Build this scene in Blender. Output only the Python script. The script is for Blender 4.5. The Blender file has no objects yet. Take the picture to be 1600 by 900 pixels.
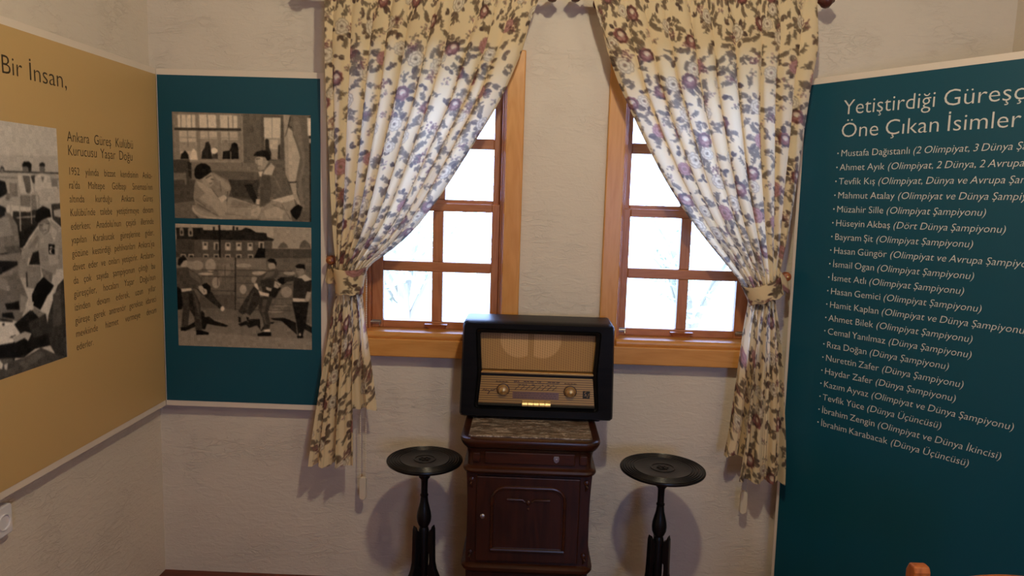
import bpy, bmesh, math, random
import numpy as np
from mathutils import Vector, Matrix

C = bpy.context.scene.collection
PI = math.pi
random.seed(7)

# ------------------------------------------------------------------ camera, world, lamps, exposure
sc = bpy.context.scene
cam_d = bpy.data.cameras.new('camera')
cam = bpy.data.objects.new('camera', cam_d)
C.objects.link(cam)
cam_d.sensor_width = 36.0
cam_d.lens = 1131.3 / 1600 * 36.0
cam_d.clip_start = 0.02
yaw, pitch, roll = -0.02039, -0.12662, 0.02962
fw = Vector((math.sin(yaw) * math.cos(pitch), math.cos(yaw) * math.cos(pitch), math.sin(pitch)))
rt = Vector((math.cos(yaw), -math.sin(yaw), 0))
up = rt.cross(fw)
r2 = rt * math.cos(roll) + up * math.sin(roll)
u2 = up * math.cos(roll) - rt * math.sin(roll)
M = Matrix((r2, u2, -fw)).transposed().to_4x4()
M.translation = Vector((1.433, -2.7467, 1.55))
cam.matrix_world = M
sc.camera = cam

sc.view_settings.view_transform = 'Standard'
sc.view_settings.look = 'None'
sc.view_settings.gamma = 1
sc.view_settings.use_curve_mapping = False
sc.view_settings.exposure = 0.0
try:
    sc.cycles.use_denoising = True
    sc.cycles.max_bounces = 10
    sc.cycles.diffuse_bounces = 5
    sc.cycles.transparent_max_bounces = 12
    sc.cycles.sample_clamp_indirect = 4.0
    sc.cycles.caustics_reflective = False
    sc.cycles.caustics_refractive = False
except Exception:
    pass

SKY = (0.37, 0.54, 1.0)
SKY_STRENGTH = 14.5
world = bpy.data.worlds.new('sky')
sc.world = world
world.use_nodes = True
bg = world.node_tree.nodes['Background']
bg.inputs[0].default_value = (*SKY, 1)
bg.inputs[1].default_value = SKY_STRENGTH

def lamp(name, loc, power, col, rad):
    d = bpy.data.lights.new(name, 'POINT')
    d.energy = power
    d.color = col
    d.shadow_soft_size = rad
    o = bpy.data.objects.new(name, d)
    C.objects.link(o)
    o.location = loc
    return o

WARM = (1.0, 0.89, 0.62)
lamp('ceiling_lamp_light', (1.65, -1.9, 2.6), 60, WARM, 0.045)
lamp('ceiling_lamp_light', (2.85, -2.9, 2.6), 17, WARM, 0.06)
lamp('ceiling_lamp_light', (1.0, -1.8, 2.6), 6, WARM, 0.045)

def portal(name, loc, rot, sx, sy):
    d = bpy.data.lights.new(name, 'AREA')
    d.shape = 'RECTANGLE'
    d.size = sx
    d.size_y = sy
    d.cycles.is_portal = True
    o = bpy.data.objects.new(name, d)
    C.objects.link(o)
    o.location = loc
    o.rotation_euler = rot
portal('window_portal', (1.08, 0.21, 1.5), (-PI / 2, 0, 0), 0.56, 1.06)
portal('window_portal', (2.04, 0.21, 1.5), (-PI / 2, 0, 0), 0.56, 1.06)
portal('window_portal', (2.3, -4.62, 1.45), (PI / 2, 0, 0), 0.6, 0.9)

# ------------------------------------------------------------------ helpers
def rnd(a, b):
    return random.uniform(a, b)

def S(r, g, b):
    """sRGB 0-255 -> linear rgba"""
    f = lambda c: (c / 255 / 12.92) if c / 255 <= 0.04045 else ((c / 255 + 0.055) / 1.055) ** 2.4
    return (f(r), f(g), f(b), 1)

class NT:
    def __init__(self, name):
        self.m = bpy.data.materials.new(name)
        self.m.use_nodes = True
        self.t = self.m.node_tree
        self.p = self.t.nodes['Principled BSDF']
        self.out = self.t.nodes['Material Output']
    def n(self, kind, **kw):
        nd = self.t.nodes.new('ShaderNode' + kind)
        for k, v in kw.items():
            if k.startswith('i_'):
                nd.inputs[k[2:].replace('_', ' ')].default_value = v
            else:
                setattr(nd, k, v)
        return nd
    def l(self, a, b):
        self.t.links.new(a, b)

def mat(name, col, rough=0.5, metal=0.0, spec=0.5, bump=0.0, bscale=40.0, var=0.0, coat=0.0):
    q = NT(name)
    c = col if len(col) == 4 else (*col, 1)
    q.p.inputs['Base Color'].default_value = c
    q.p.inputs['Roughness'].default_value = rough
    q.p.inputs['Metallic'].default_value = metal
    q.p.inputs['Specular IOR Level'].default_value = spec
    if coat:
        q.p.inputs['Coat Weight'].default_value = coat
        q.p.inputs['Coat Roughness'].default_value = 0.15
    if bump or var:
        tc = q.n('TexCoord')
        nz = q.n('TexNoise', i_Scale=bscale, i_Detail=4.0)
        q.l(tc.outputs['Object'], nz.inputs['Vector'])
        if bump:
            b = q.n('Bump', i_Strength=bump, i_Distance=0.002)
            q.l(nz.outputs['Fac'], b.inputs['Height'])
            q.l(b.outputs['Normal'], q.p.inputs['Normal'])
        if var:
            mx = q.n('Mix', data_type='RGBA')
            mx.inputs[6].default_value = tuple(x * (1 - var) for x in c[:3]) + (1,)
            mx.inputs[7].default_value = tuple(min(1, x * (1 + var)) for x in c[:3]) + (1,)
            q.l(nz.outputs['Fac'], mx.inputs[0])
            q.l(mx.outputs[2], q.p.inputs['Base Color'])
    return q.m

def wood(name, c1, c2, axis='X', rough=0.35, scale=6.0, ring=9.0, spec=0.5, coat=0.0):
    q = NT(name)
    tc = q.n('TexCoord')
    mp = q.n('Mapping')
    s = {'X': (0.12, 1, 1), 'Y': (1, 0.12, 1), 'Z': (1, 1, 0.12)}[axis]
    mp.inputs['Scale'].default_value = tuple(v * scale for v in s)
    q.l(tc.outputs['Object'], mp.inputs['Vector'])
    n1 = q.n('TexNoise', i_Scale=1.6, i_Detail=3.0, i_Distortion=0.6)
    q.l(mp.outputs['Vector'], n1.inputs['Vector'])
    mm = q.n('Math', operation='MULTIPLY')
    mm.inputs[1].default_value = ring
    q.l(n1.outputs['Fac'], mm.inputs[0])
    fr = q.n('Math', operation='PINGPONG')
    fr.inputs[1].default_value = 0.5
    q.l(mm.outputs[0], fr.inputs[0])
    n2 = q.n('TexNoise', i_Scale=14.0, i_Detail=5.0)
    q.l(mp.outputs['Vector'], n2.inputs['Vector'])
    ad = q.n('Math', operation='ADD')
    q.l(fr.outputs[0], ad.inputs[0])
    q.l(n2.outputs['Fac'], ad.inputs[1])
    rp = q.n('ValToRGB')
    rp.color_ramp.elements[0].position = 0.35
    rp.color_ramp.elements[0].color = c1
    rp.color_ramp.elements[1].position = 0.95
    rp.color_ramp.elements[1].color = c2
    q.l(ad.outputs[0], rp.inputs[0])
    q.l(rp.outputs[0], q.p.inputs['Base Color'])
    q.p.inputs['Roughness'].default_value = rough
    q.p.inputs['Specular IOR Level'].default_value = spec
    if coat:
        q.p.inputs['Coat Weight'].default_value = coat
        q.p.inputs['Coat Roughness'].default_value = 0.12
    b = q.n('Bump', i_Strength=0.12, i_Distance=0.001)
    q.l(n2.outputs['Fac'], b.inputs['Height'])
    q.l(b.outputs['Normal'], q.p.inputs['Normal'])
    return q.m

def plaster(name, c1, c2):
    q = NT(name)
    tc = q.n('TexCoord')
    mp = q.n('Mapping')
    mp.inputs['Scale'].default_value = (1, 1, 2.6)
    mp.inputs['Rotation'].default_value = (0, 0.12, 0)
    q.l(tc.outputs['Object'], mp.inputs['Vector'])
    big = q.n('TexNoise', i_Scale=1.3, i_Detail=3.0)
    q.l(tc.outputs['Object'], big.inputs['Vector'])
    trowel = q.n('TexNoise', i_Scale=20.0, i_Detail=5.0, i_Roughness=0.55, i_Distortion=1.0)
    q.l(mp.outputs['Vector'], trowel.inputs['Vector'])
    fine = q.n('TexNoise', i_Scale=110.0, i_Detail=3.0)
    q.l(tc.outputs['Object'], fine.inputs['Vector'])
    ridge = q.n('Math', operation='SUBTRACT')
    ridge.inputs[1].default_value = 0.5
    q.l(trowel.outputs['Fac'], ridge.inputs[0])
    ab = q.n('Math', operation='ABSOLUTE')
    q.l(ridge.outputs[0], ab.inputs[0])
    rp = q.n('ValToRGB')
    rp.color_ramp.elements[0].position = 0.0
    rp.color_ramp.elements[0].color = (0, 0, 0, 1)
    rp.color_ramp.elements[1].position = 0.05
    rp.color_ramp.elements[1].color = (1, 1, 1, 1)
    q.l(ab.outputs[0], rp.inputs[0])
    # sparse: ridges only where a broad noise is high
    sp = q.n('TexNoise', i_Scale=5.0, i_Detail=2.0)
    q.l(tc.outputs['Object'], sp.inputs['Vector'])
    sr = q.n('ValToRGB')
    sr.color_ramp.elements[0].position = 0.45
    sr.color_ramp.elements[1].position = 0.62
    q.l(sp.outputs['Fac'], sr.inputs[0])
    iv = q.n('Math', operation='SUBTRACT')
    iv.inputs[0].default_value = 1.0
    q.l(rp.outputs[0], iv.inputs[1])
    ml = q.n('Math', operation='MULTIPLY')
    q.l(iv.outputs[0], ml.inputs[0])
    q.l(sr.outputs[0], ml.inputs[1])
    a1 = q.n('Math', operation='MULTIPLY_ADD')
    a1.inputs[1].default_value = -0.4
    q.l(ml.outputs[0], a1.inputs[0])
    q.l(trowel.outputs['Fac'], a1.inputs[2])
    a2 = q.n('Math', operation='MULTIPLY_ADD')
    a2.inputs[1].default_value = 0.25
    q.l(fine.outputs['Fac'], a2.inputs[0])
    q.l(a1.outputs[0], a2.inputs[2])
    b = q.n('Bump', i_Strength=0.65, i_Distance=0.0045)
    q.l(a2.outputs[0], b.inputs['Height'])
    q.l(b.outputs['Normal'], q.p.inputs['Normal'])
    mx = q.n('Mix', data_type='RGBA')
    mx.inputs[6].default_value = c1
    mx.inputs[7].default_value = c2
    q.l(big.outputs['Fac'], mx.inputs[0])
    q.l(mx.outputs[2], q.p.inputs['Base Color'])
    q.p.inputs['Roughness'].default_value = 0.85
    q.p.inputs['Specular IOR Level'].default_value = 0.2
    return q.m

def vcol_mat(name, rough=0.5, translucent=0.0, spec=0.3, tint=(1, 1, 1, 1)):
    q = NT(name)
    a = q.n('Attribute', attribute_name='print')
    q.l(a.outputs['Color'], q.p.inputs['Base Color'])
    q.p.inputs['Roughness'].default_value = rough
    q.p.inputs['Specular IOR Level'].default_value = spec
    if translucent:
        tr = q.n('BsdfTranslucent')
        pale = q.n('Mix', data_type='RGBA')
        pale.inputs[0].default_value = 0.28
        pale.inputs[7].default_value = (.92, .90, .88, 1)
        q.l(a.outputs['Color'], pale.inputs[6])
        q.l(pale.outputs[2], tr.inputs['Color'])
        ms = q.n('MixShader')
        ms.inputs[0].default_value = translucent
        q.l(q.p.outputs[0], ms.inputs[1])
        q.l(tr.outputs[0], ms.inputs[2])
        q.l(ms.outputs[0], q.out.inputs['Surface'])
    return q.m

class MB:
    """collects shapes into one mesh"""
    def __init__(self):
        self.bm = bmesh.new()
    def box(self, x0, x1, y0, y1, z0, z1):
        v = [self.bm.verts.new((x, y, z)) for x in (x0, x1) for y in (y0, y1) for z in (z0, z1)]
        for f in ((0, 1, 3, 2), (4, 6, 7, 5), (0, 4, 5, 1), (2, 3, 7, 6), (0, 2, 6, 4), (1, 5, 7, 3)):
            self.bm.faces.new([v[i] for i in f])
        return self
    def hexa(self, pts):
        v = [self.bm.verts.new(p) for p in pts]
        for f in ((0, 3, 2, 1), (4, 5, 6, 7), (0, 1, 5, 4), (1, 2, 6, 5), (2, 3, 7, 6), (3, 0, 4, 7)):
            self.bm.faces.new([v[i] for i in f])
        return self
    def prism(self, poly, f, d0, d1):
        """poly 2D, f(u,v,d)->xyz"""
        a = [self.bm.verts.new(f(u, v, d0)) for u, v in poly]
        b = [self.bm.verts.new(f(u, v, d1)) for u, v in poly]
        n = len(poly)
        self.bm.faces.new(a)
        self.bm.faces.new(list(reversed(b)))
        for i in range(n):
            self.bm.faces.new((a[i], b[i], b[(i + 1) % n], a[(i + 1) % n]))
        return self
    def ring(self, loops, closed=True, caps=False):
        """loft a list of loops (same length)"""
        vs = [[self.bm.verts.new(p) for p in lp] for lp in loops]
        n = len(vs[0])
        for a, b in zip(vs, vs[1:]):
            for i in range(n if closed else n - 1):
                self.bm.faces.new((a[i], a[(i + 1) % n], b[(i + 1) % n], b[i]))
        if caps:
            self.bm.faces.new(list(reversed(vs[0])))
            self.bm.faces.new(vs[-1])
        return self
    def lathe(self, prof, seg=32, c=(0, 0, 0), axis='Z'):
        loops = []
        for r, h in prof:
            r = max(r, 1e-4)
            lp = []
            for i in range(seg):
                a = 2 * PI * i / seg
                p = (r * math.cos(a), r * math.sin(a), h)
                if axis == 'Y':
                    p = (r * math.cos(a), h, r * math.sin(a))
                if axis == 'X':
                    p = (h, r * math.cos(a), r * math.sin(a))
                lp.append((p[0] + c[0], p[1] + c[1], p[2] + c[2]))
            loops.append(lp)
        return self.ring(loops, True, True)
    def tube(self, path, r, seg=8, caps=True):
        path = [Vector(p) for p in path]
        loops = []
        prev = None
        for i, p in enumerate(path):
            t = (path[min(i + 1, len(path) - 1)] - path[max(i - 1, 0)]).normalized()
            if prev is None:
                prev = t.orthogonal().normalized()
            n = (prev - t * prev.dot(t))
            n = n.normalized() if n.length > 1e-6 else t.orthogonal().normalized()
            prev = n
            bn = t.cross(n)
            rr = r[i] if isinstance(r, (list, tuple)) else r
            loops.append([p + (n * math.cos(2 * PI * k / seg) + bn * math.sin(2 * PI * k / seg)) * rr for k in range(seg)])
        return self.ring(loops, True, caps)
    def sphere(self, c, r, seg=10, sc_=(1, 1, 1)):
        bmesh.ops.create_uvsphere(self.bm, u_segments=seg, v_segments=max(6, seg // 2 + 2), radius=r,
                                  matrix=Matrix.Translation(c) @ Matrix.Diagonal((*sc_, 1)))
        return self
    def build(self, name, m, parent=None, bevel=0.0, smooth=False, seg=2):
        bm = self.bm
        bmesh.ops.recalc_face_normals(bm, faces=bm.faces)
        me = bpy.data.meshes.new(name)
        bm.to_mesh(me)
        bm.free()
        return link(name, me, m, parent, bevel, smooth, seg)

def link(name, me, m, parent=None, bevel=0.0, smooth=False, seg=2):
    o = bpy.data.objects.new(name, me)
    C.objects.link(o)
    if m is not None:
        me.materials.append(m)
    if smooth:
        for p in me.polygons:
            p.use_smooth = True
        try:
            me.set_sharp_from_angle(angle=math.radians(38))
        except Exception:
            pass
    if bevel:
        b = o.modifiers.new('bevel', 'BEVEL')
        b.width = bevel
        b.segments = seg
        b.limit_method = 'ANGLE'
        b.angle_limit = math.radians(35)
    if parent is not None:
        o.parent = parent
    return o

def thing(name, label, cat, loc=(0, 0, 0), rotz=0.0, group=None):
    o = bpy.data.objects.new(name, None)
    C.objects.link(o)
    o.location = loc
    o.rotation_euler = (0, 0, rotz)
    o.empty_display_size = 0.05
    return tag(o, label, cat, group)

def tag(o, label, cat, group=None):
    o['label'] = label
    o['category'] = cat
    if group:
        o['group'] = group
    return o

def struct(o):
    o['kind'] = 'structure'
    return o

def rrect(x0, x1, z0, z1, r, n=5, taper=0.0):
    """rounded rectangle; taper shrinks the top half width"""
    pts = []
    for cx, cz, a0 in ((x1 - r, z1 - r, 0), (x0 + r, z1 - r, 90), (x0 + r, z0 + r, 180), (x1 - r, z0 + r, 270)):
        for k in range(n + 1):
            a = math.radians(a0 + 90 * k / n)
            pts.append((cx + r * math.cos(a), cz + r * math.sin(a)))
    if taper:
        pts = [(x * (1 - taper * (z - z0) / (z1 - z0)), z) for x, z in pts]
    return pts

def poly_arc(P, t):
    """points at normalised arc lengths t along polyline P (numpy)"""
    P = np.asarray(P, float)
    d = np.r_[0, np.cumsum(np.linalg.norm(np.diff(P, axis=0), axis=1))]
    d /= d[-1]
    return np.stack([np.interp(t, d, P[:, k]) for k in range(P.shape[1])], -1)

def smooth_poly(P, it=2):
    P = np.asarray(P, float)
    for _ in range(it):
        Q = [P[0]]
        for a, b in zip(P, P[1:]):
            Q += [0.75 * a + 0.25 * b, 0.25 * a + 0.75 * b]
        Q.append(P[-1])
        P = np.array(Q)
    return P

def grid_mesh(name, XYZ, col=None):
    """XYZ (h,w,3) array -> quad mesh, col (h,w,3) linear colour stored in the attribute 'print'"""
    h, w, _ = XYZ.shape
    idx = np.arange(h * w).reshape(h, w)
    f = np.stack([idx[:-1, :-1], idx[:-1, 1:], idx[1:, 1:], idx[1:, :-1]], -1).reshape(-1, 4)
    me = bpy.data.meshes.new(name)
    me.vertices.add(h * w)
    me.vertices.foreach_set('co', XYZ.reshape(-1).astype(np.float32))
    me.loops.add(f.size)
    me.loops.foreach_set('vertex_index', f.reshape(-1).astype(np.int32))
    me.polygons.add(len(f))
    me.polygons.foreach_set('loop_start', np.arange(0, f.size, 4, dtype=np.int32))
    me.polygons.foreach_set('use_smooth', np.ones(len(f), bool))
    me.update(calc_edges=True)
    if col is not None:
        at = me.color_attributes.new('print', 'FLOAT_COLOR', 'POINT')
        c = np.ones((h * w, 4), np.float32)
        c[:, :3] = col.reshape(-1, 3)
        at.data.foreach_set('color', c.reshape(-1))
    return me

def to_lin(a):
    a = np.clip(a, 0, 1)
    return np.where(a <= 0.04045, a / 12.92, ((a + 0.055) / 1.055) ** 2.4)

class Raster:
    """a small paint box for printed cloth and printed photographs (sRGB floats)"""
    def __init__(self, w, h, base):
        self.w, self.h = w, h
        self.a = np.empty((h, w, 3), np.float32)
        self.a[:] = base
    def _win(self, x0, x1, y0, y1):
        x0, x1 = max(0, int(x0)), min(self.w, int(x1) + 2)
        y0, y1 = max(0, int(y0)), min(self.h, int(y1) + 2)
        if x0 >= x1 or y0 >= y1:
            return None
        X, Y = np.meshgrid(np.arange(x0, x1) + 0.5, np.arange(y0, y1) + 0.5)
        return x0, x1, y0, y1, X, Y
    def put(self, w, al, col):
        x0, x1, y0, y1 = w[:4]
        s = self.a[y0:y1, x0:x1]
        s += (np.asarray(col, np.float32) - s) * al[..., None].astype(np.float32)
    def ellipse(self, cx, cy, rx, ry, rot, col, alpha=1.0, soft=1.2):
        m = max(rx, ry) + 2
        w = self._win(cx - m, cx + m, cy - m, cy + m)
        if w is None:
            return
        c, s = math.cos(rot), math.sin(rot)
        X, Y = w[4] - cx, w[5] - cy
        d = np.sqrt(((X * c + Y * s) / rx) ** 2 + ((-X * s + Y * c) / ry) ** 2)
        self.put(w, np.clip((1 - d) * min(rx, ry) / soft + 0.5, 0, 1) * alpha, col)
    def leaf(self, cx, cy, L, wd, rot, c_dark, c_light):
        """pointed oval: dark outline and vein, lighter half"""
        w = self._win(cx - L, cx + L, cy - L, cy + L)
        if w is None:
            return
        c, s = math.cos(rot), math.sin(rot)
        X, Y = w[4] - cx, w[5] - cy
        u, v = (X * c + Y * s) / L, (-X * s + Y * c) / wd
        prof = np.clip(1 - u * u, 0, 1) ** 0.75
        d = (prof - np.abs(v)) * wd
        self.put(w, np.clip(d / 1.0 + 0.3, 0, 1) * (np.abs(u) < 1), c_dark)
        self.put(w, np.clip(d / 1.2 - 0.9, 0, 1) * (np.abs(u) < 1) * (0.55 + 0.45 * (v > 0)), c_light)
    def line(self, pts, wd, col, alpha=1.0):
        for (x0, y0), (x1, y1) in zip(pts, pts[1:]):
            w = self._win(min(x0, x1) - wd - 1, max(x0, x1) + wd + 1, min(y0, y1) - wd - 1, max(y0, y1) + wd + 1)
            if w is None:
                continue
            dx, dy = x1 - x0, y1 - y0
            L2 = dx * dx + dy * dy + 1e-9
            t = np.clip(((w[4] - x0) * dx + (w[5] - y0) * dy) / L2, 0, 1)
            d = np.hypot(w[4] - x0 - t * dx, w[5] - y0 - t * dy)
            self.put(w, np.clip(wd / 2 - d + 0.6, 0, 1) * alpha, col)
    def poly(self, pts, col, alpha=1.0):
        xs, ys = [p[0] for p in pts], [p[1] for p in pts]
        w = self._win(min(xs) - 1, max(xs) + 1, min(ys) - 1, max(ys) + 1)
        if w is None:
            return
        acc = np.zeros(w[4].shape, np.float32)
        for ox, oy in ((-.25, -.25), (.25, -.25), (-.25, .25), (.25, .25)):
            X, Y = w[4] + ox, w[5] + oy
            ins = np.zeros(X.shape, bool)
            n = len(pts)
            for i in range(n):
                xa, ya = pts[i]
                xb, yb = pts[(i + 1) % n]
                if ya == yb:
                    continue
                k = (ya > Y) != (yb > Y)
                ins ^= k & (X < (xb - xa) * (Y - ya) / (yb - ya) + xa)
            acc += ins * 0.25
        self.put(w, acc * alpha, col)
    def blur(self, n=1):
        for _ in range(n):
            p = np.pad(self.a, ((1, 1), (1, 1), (0, 0)), 'edge')
            p = (p[:-2] + 2 * p[1:-1] + p[2:]) / 4
            self.a = (p[:, :-2] + 2 * p[:, 1:-1] + p[:, 2:]) / 4

# ------------------------------------------------------------------ materials
M_wall = plaster('beige_plaster', S(212, 200, 186), S(224, 213, 199))
M_ceil = wood('ceiling_boards', S(92, 56, 32), S(124, 80, 46), 'X', 0.5, 4.0)
M_floor = wood('floor_boards', S(78, 32, 18), S(108, 48, 28), 'X', 0.4, 5.0)
M_pine = wood('orange_pine', S(200, 138, 66), S(210, 150, 80), 'Z', 0.32, 7.0)
M_pineh = wood('orange_pine_horizontal', S(198, 136, 68), S(210, 150, 82), 'X', 0.32, 7.0)
M_sash = wood('sash_pine', S(164, 100, 62), S(180, 118, 78), 'Z', 0.35, 8.0)
M_sashh = wood('sash_pine_horizontal', S(164, 100, 62), S(180, 118, 78), 'X', 0.35, 8.0)
M_white = mat('white_foam_board', S(226, 212, 196), 0.6)
M_plastic = mat('white_plastic', S(225, 222, 226), 0.35)
M_dark = mat('dark_hole', (0.01, 0.01, 0.01), 0.7)
M_steel = mat('steel', (0.45, 0.43, 0.42), 0.35, 1.0)
M_brass = mat('brass', S(214, 176, 112), 0.34, 1.0)
M_teal = mat('teal_print', S(14, 76, 94), 0.34, spec=0.35)
M_gold = mat('ochre_print', S(200, 166, 110), 0.42, spec=0.35)
M_ink = mat('white_ink', S(214, 212, 204), 0.5)
M_inkd = mat('dark_ink', S(60, 48, 30), 0.5)
M_black = wood('black_lacquered_wood', (0.004, 0.0038, 0.0042, 1), (0.007, 0.0062, 0.0064, 1), 'X', 0.4, 5.0, spec=0.14)
M_iron = mat('black_painted_iron', (0.005, 0.0048, 0.0055), 0.3, spec=0.3, bump=0.1, bscale=90)
M_mahog = wood('dark_mahogany', S(35, 16, 8), S(60, 29, 14), 'X', 0.3, 5.0)
M_mahogv = wood('dark_mahogany_upright', S(31, 15, 8), S(54, 26, 14), 'Z', 0.3, 5.0)
M_chair = wood('chestnut_wood', S(150, 78, 36), S(186, 104, 52), 'Z', 0.3, 6.0)
M_peg = wood('peg_wood', S(120, 62, 30), S(160, 92, 50), 'Y', 0.35, 20.0)
M_rod = wood('curtain_rod_wood', S(58, 26, 22), S(84, 40, 32), 'X', 0.35, 14.0)
M_cord = mat('white_cord', S(222, 208, 186), 0.5)

def glass_mat():
    q = NT('window_glass')
    tr = q.n('BsdfTransparent')
    gl = q.n('BsdfGlossy')
    gl.inputs['Roughness'].default_value = 0.02
    fr = q.n('Fresnel')
    fr.inputs['IOR'].default_value = 1.45
    ms = q.n('MixShader')
    q.l(fr.outputs[0], ms.inputs[0])
    q.l(tr.outputs[0], ms.inputs[1])
    q.l(gl.outputs[0], ms.inputs[2])
    q.l(ms.outputs[0], q.out.inputs['Surface'])
    return q.m
M_glass = glass_mat()
# ------------------------------------------------------------------ the room
RW, RD, RH = 3.16, -4.6, 2.75
struct(MB().box(-0.2, RW + 0.2, RD - 0.2, 0.2, -0.1, 0).build('floor', M_floor))
struct(MB().box(-0.2, RW + 0.2, RD - 0.2, 0.2, RH, RH + 0.1).build('ceiling', M_ceil))
struct(MB().box(-0.2, 0, RD, 0.2, 0, RH).build('wall_left', M_wall))
struct(MB().box(RW, RW + 0.2, RD, 0.2, 0, RH).build('wall_right', M_wall))

def wall_with_holes(name, x0, x1, y0, y1, holes, m=None):
    b = MB()
    x = x0
    for hx0, hx1, hz0, hz1 in holes:
        b.box(x, hx0, y0, y1, 0, RH)
        b.box(hx0, hx1, y0, y1, 0, hz0)
        b.box(hx0, hx1, y0, y1, hz1, RH)
        x = hx1
    b.box(x, x1, y0, y1, 0, RH)
    return struct(b.build(name, m or M_wall))
W1 = (0.812, 1.342)
W2 = (1.776, 2.306)
WZ = (1.0, 2.012)
wall_with_holes('wall_back', 0, RW, 0, 0.2, [(*W1, *WZ), (*W2, *WZ)])
wall_with_holes('wall_front', -0.2, RW + 0.2, RD - 0.2, RD, [(2.0, 2.6, 1.0, 1.9)], M_ceil)

# the yard beyond the panes
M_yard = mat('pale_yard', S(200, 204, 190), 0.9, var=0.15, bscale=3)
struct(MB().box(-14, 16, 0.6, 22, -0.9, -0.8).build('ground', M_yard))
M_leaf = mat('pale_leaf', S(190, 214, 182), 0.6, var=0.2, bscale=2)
M_bark = mat('grey_bark', S(150, 138, 120), 0.8, bump=0.3)

def garden_tree(name, label, x, y, h, n, spread, seed):
    rg = random.Random(seed)
    t = thing(name, label, 'tree', (x, y, -0.8))
    b = MB()
    b.tube([(0, 0, 0), (0.03, 0.02, h * 0.3), (-0.02, 0, h * 0.62)], [0.09, 0.07, 0.05], 10)
    b.build('trunk', M_bark, t, smooth=True)
    lv = MB()
    for k in range(7):
        a = rg.uniform(0, 6.28)
        e = rg.uniform(0.5, 1.1)
        top = Vector((math.cos(a) * spread * e, math.sin(a) * spread * e, h * rg.uniform(0.75, 1.05)))
        st = Vector((0, 0, h * rg.uniform(0.4, 0.62)))
        mid = (st + top) / 2 + Vector((0, 0, 0.12))
        MB().tube([st, mid, top], [0.035, 0.022, 0.008], 6).build('branch', M_bark, t, smooth=True)
        for j in range(n):
            f = rg.uniform(0.25, 1.08)
            p = st.lerp(top, f) + Vector((rg.gauss(0, .2), rg.gauss(0, .2), rg.gauss(0, .16)))
            L = rg.uniform(0.05, 0.09)
            ax = Vector((rg.gauss(0, 1), rg.gauss(0, 1), rg.gauss(0, .6))).normalized()
            sd = ax.orthogonal().normalized() * L * 0.38
            nn = ax.cross(sd).normalized() * L * 0.06
            vs = [lv.bm.verts.new(q) for q in (p - ax * L, p + sd + nn, p + ax * L, p - sd + nn)]
            lv.bm.faces.new(vs)
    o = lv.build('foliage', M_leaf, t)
    o['kind'] = 'stuff'
garden_tree('garden_tree', 'pale leafy tree in the yard beyond the left window panes', 0.35, 3.6, 2.5, 80, 0.85, 3)
garden_tree('garden_tree', 'pale low tree in the yard beyond the right window panes', 3.05, 4.4, 2.2, 80, 0.7, 5)

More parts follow.
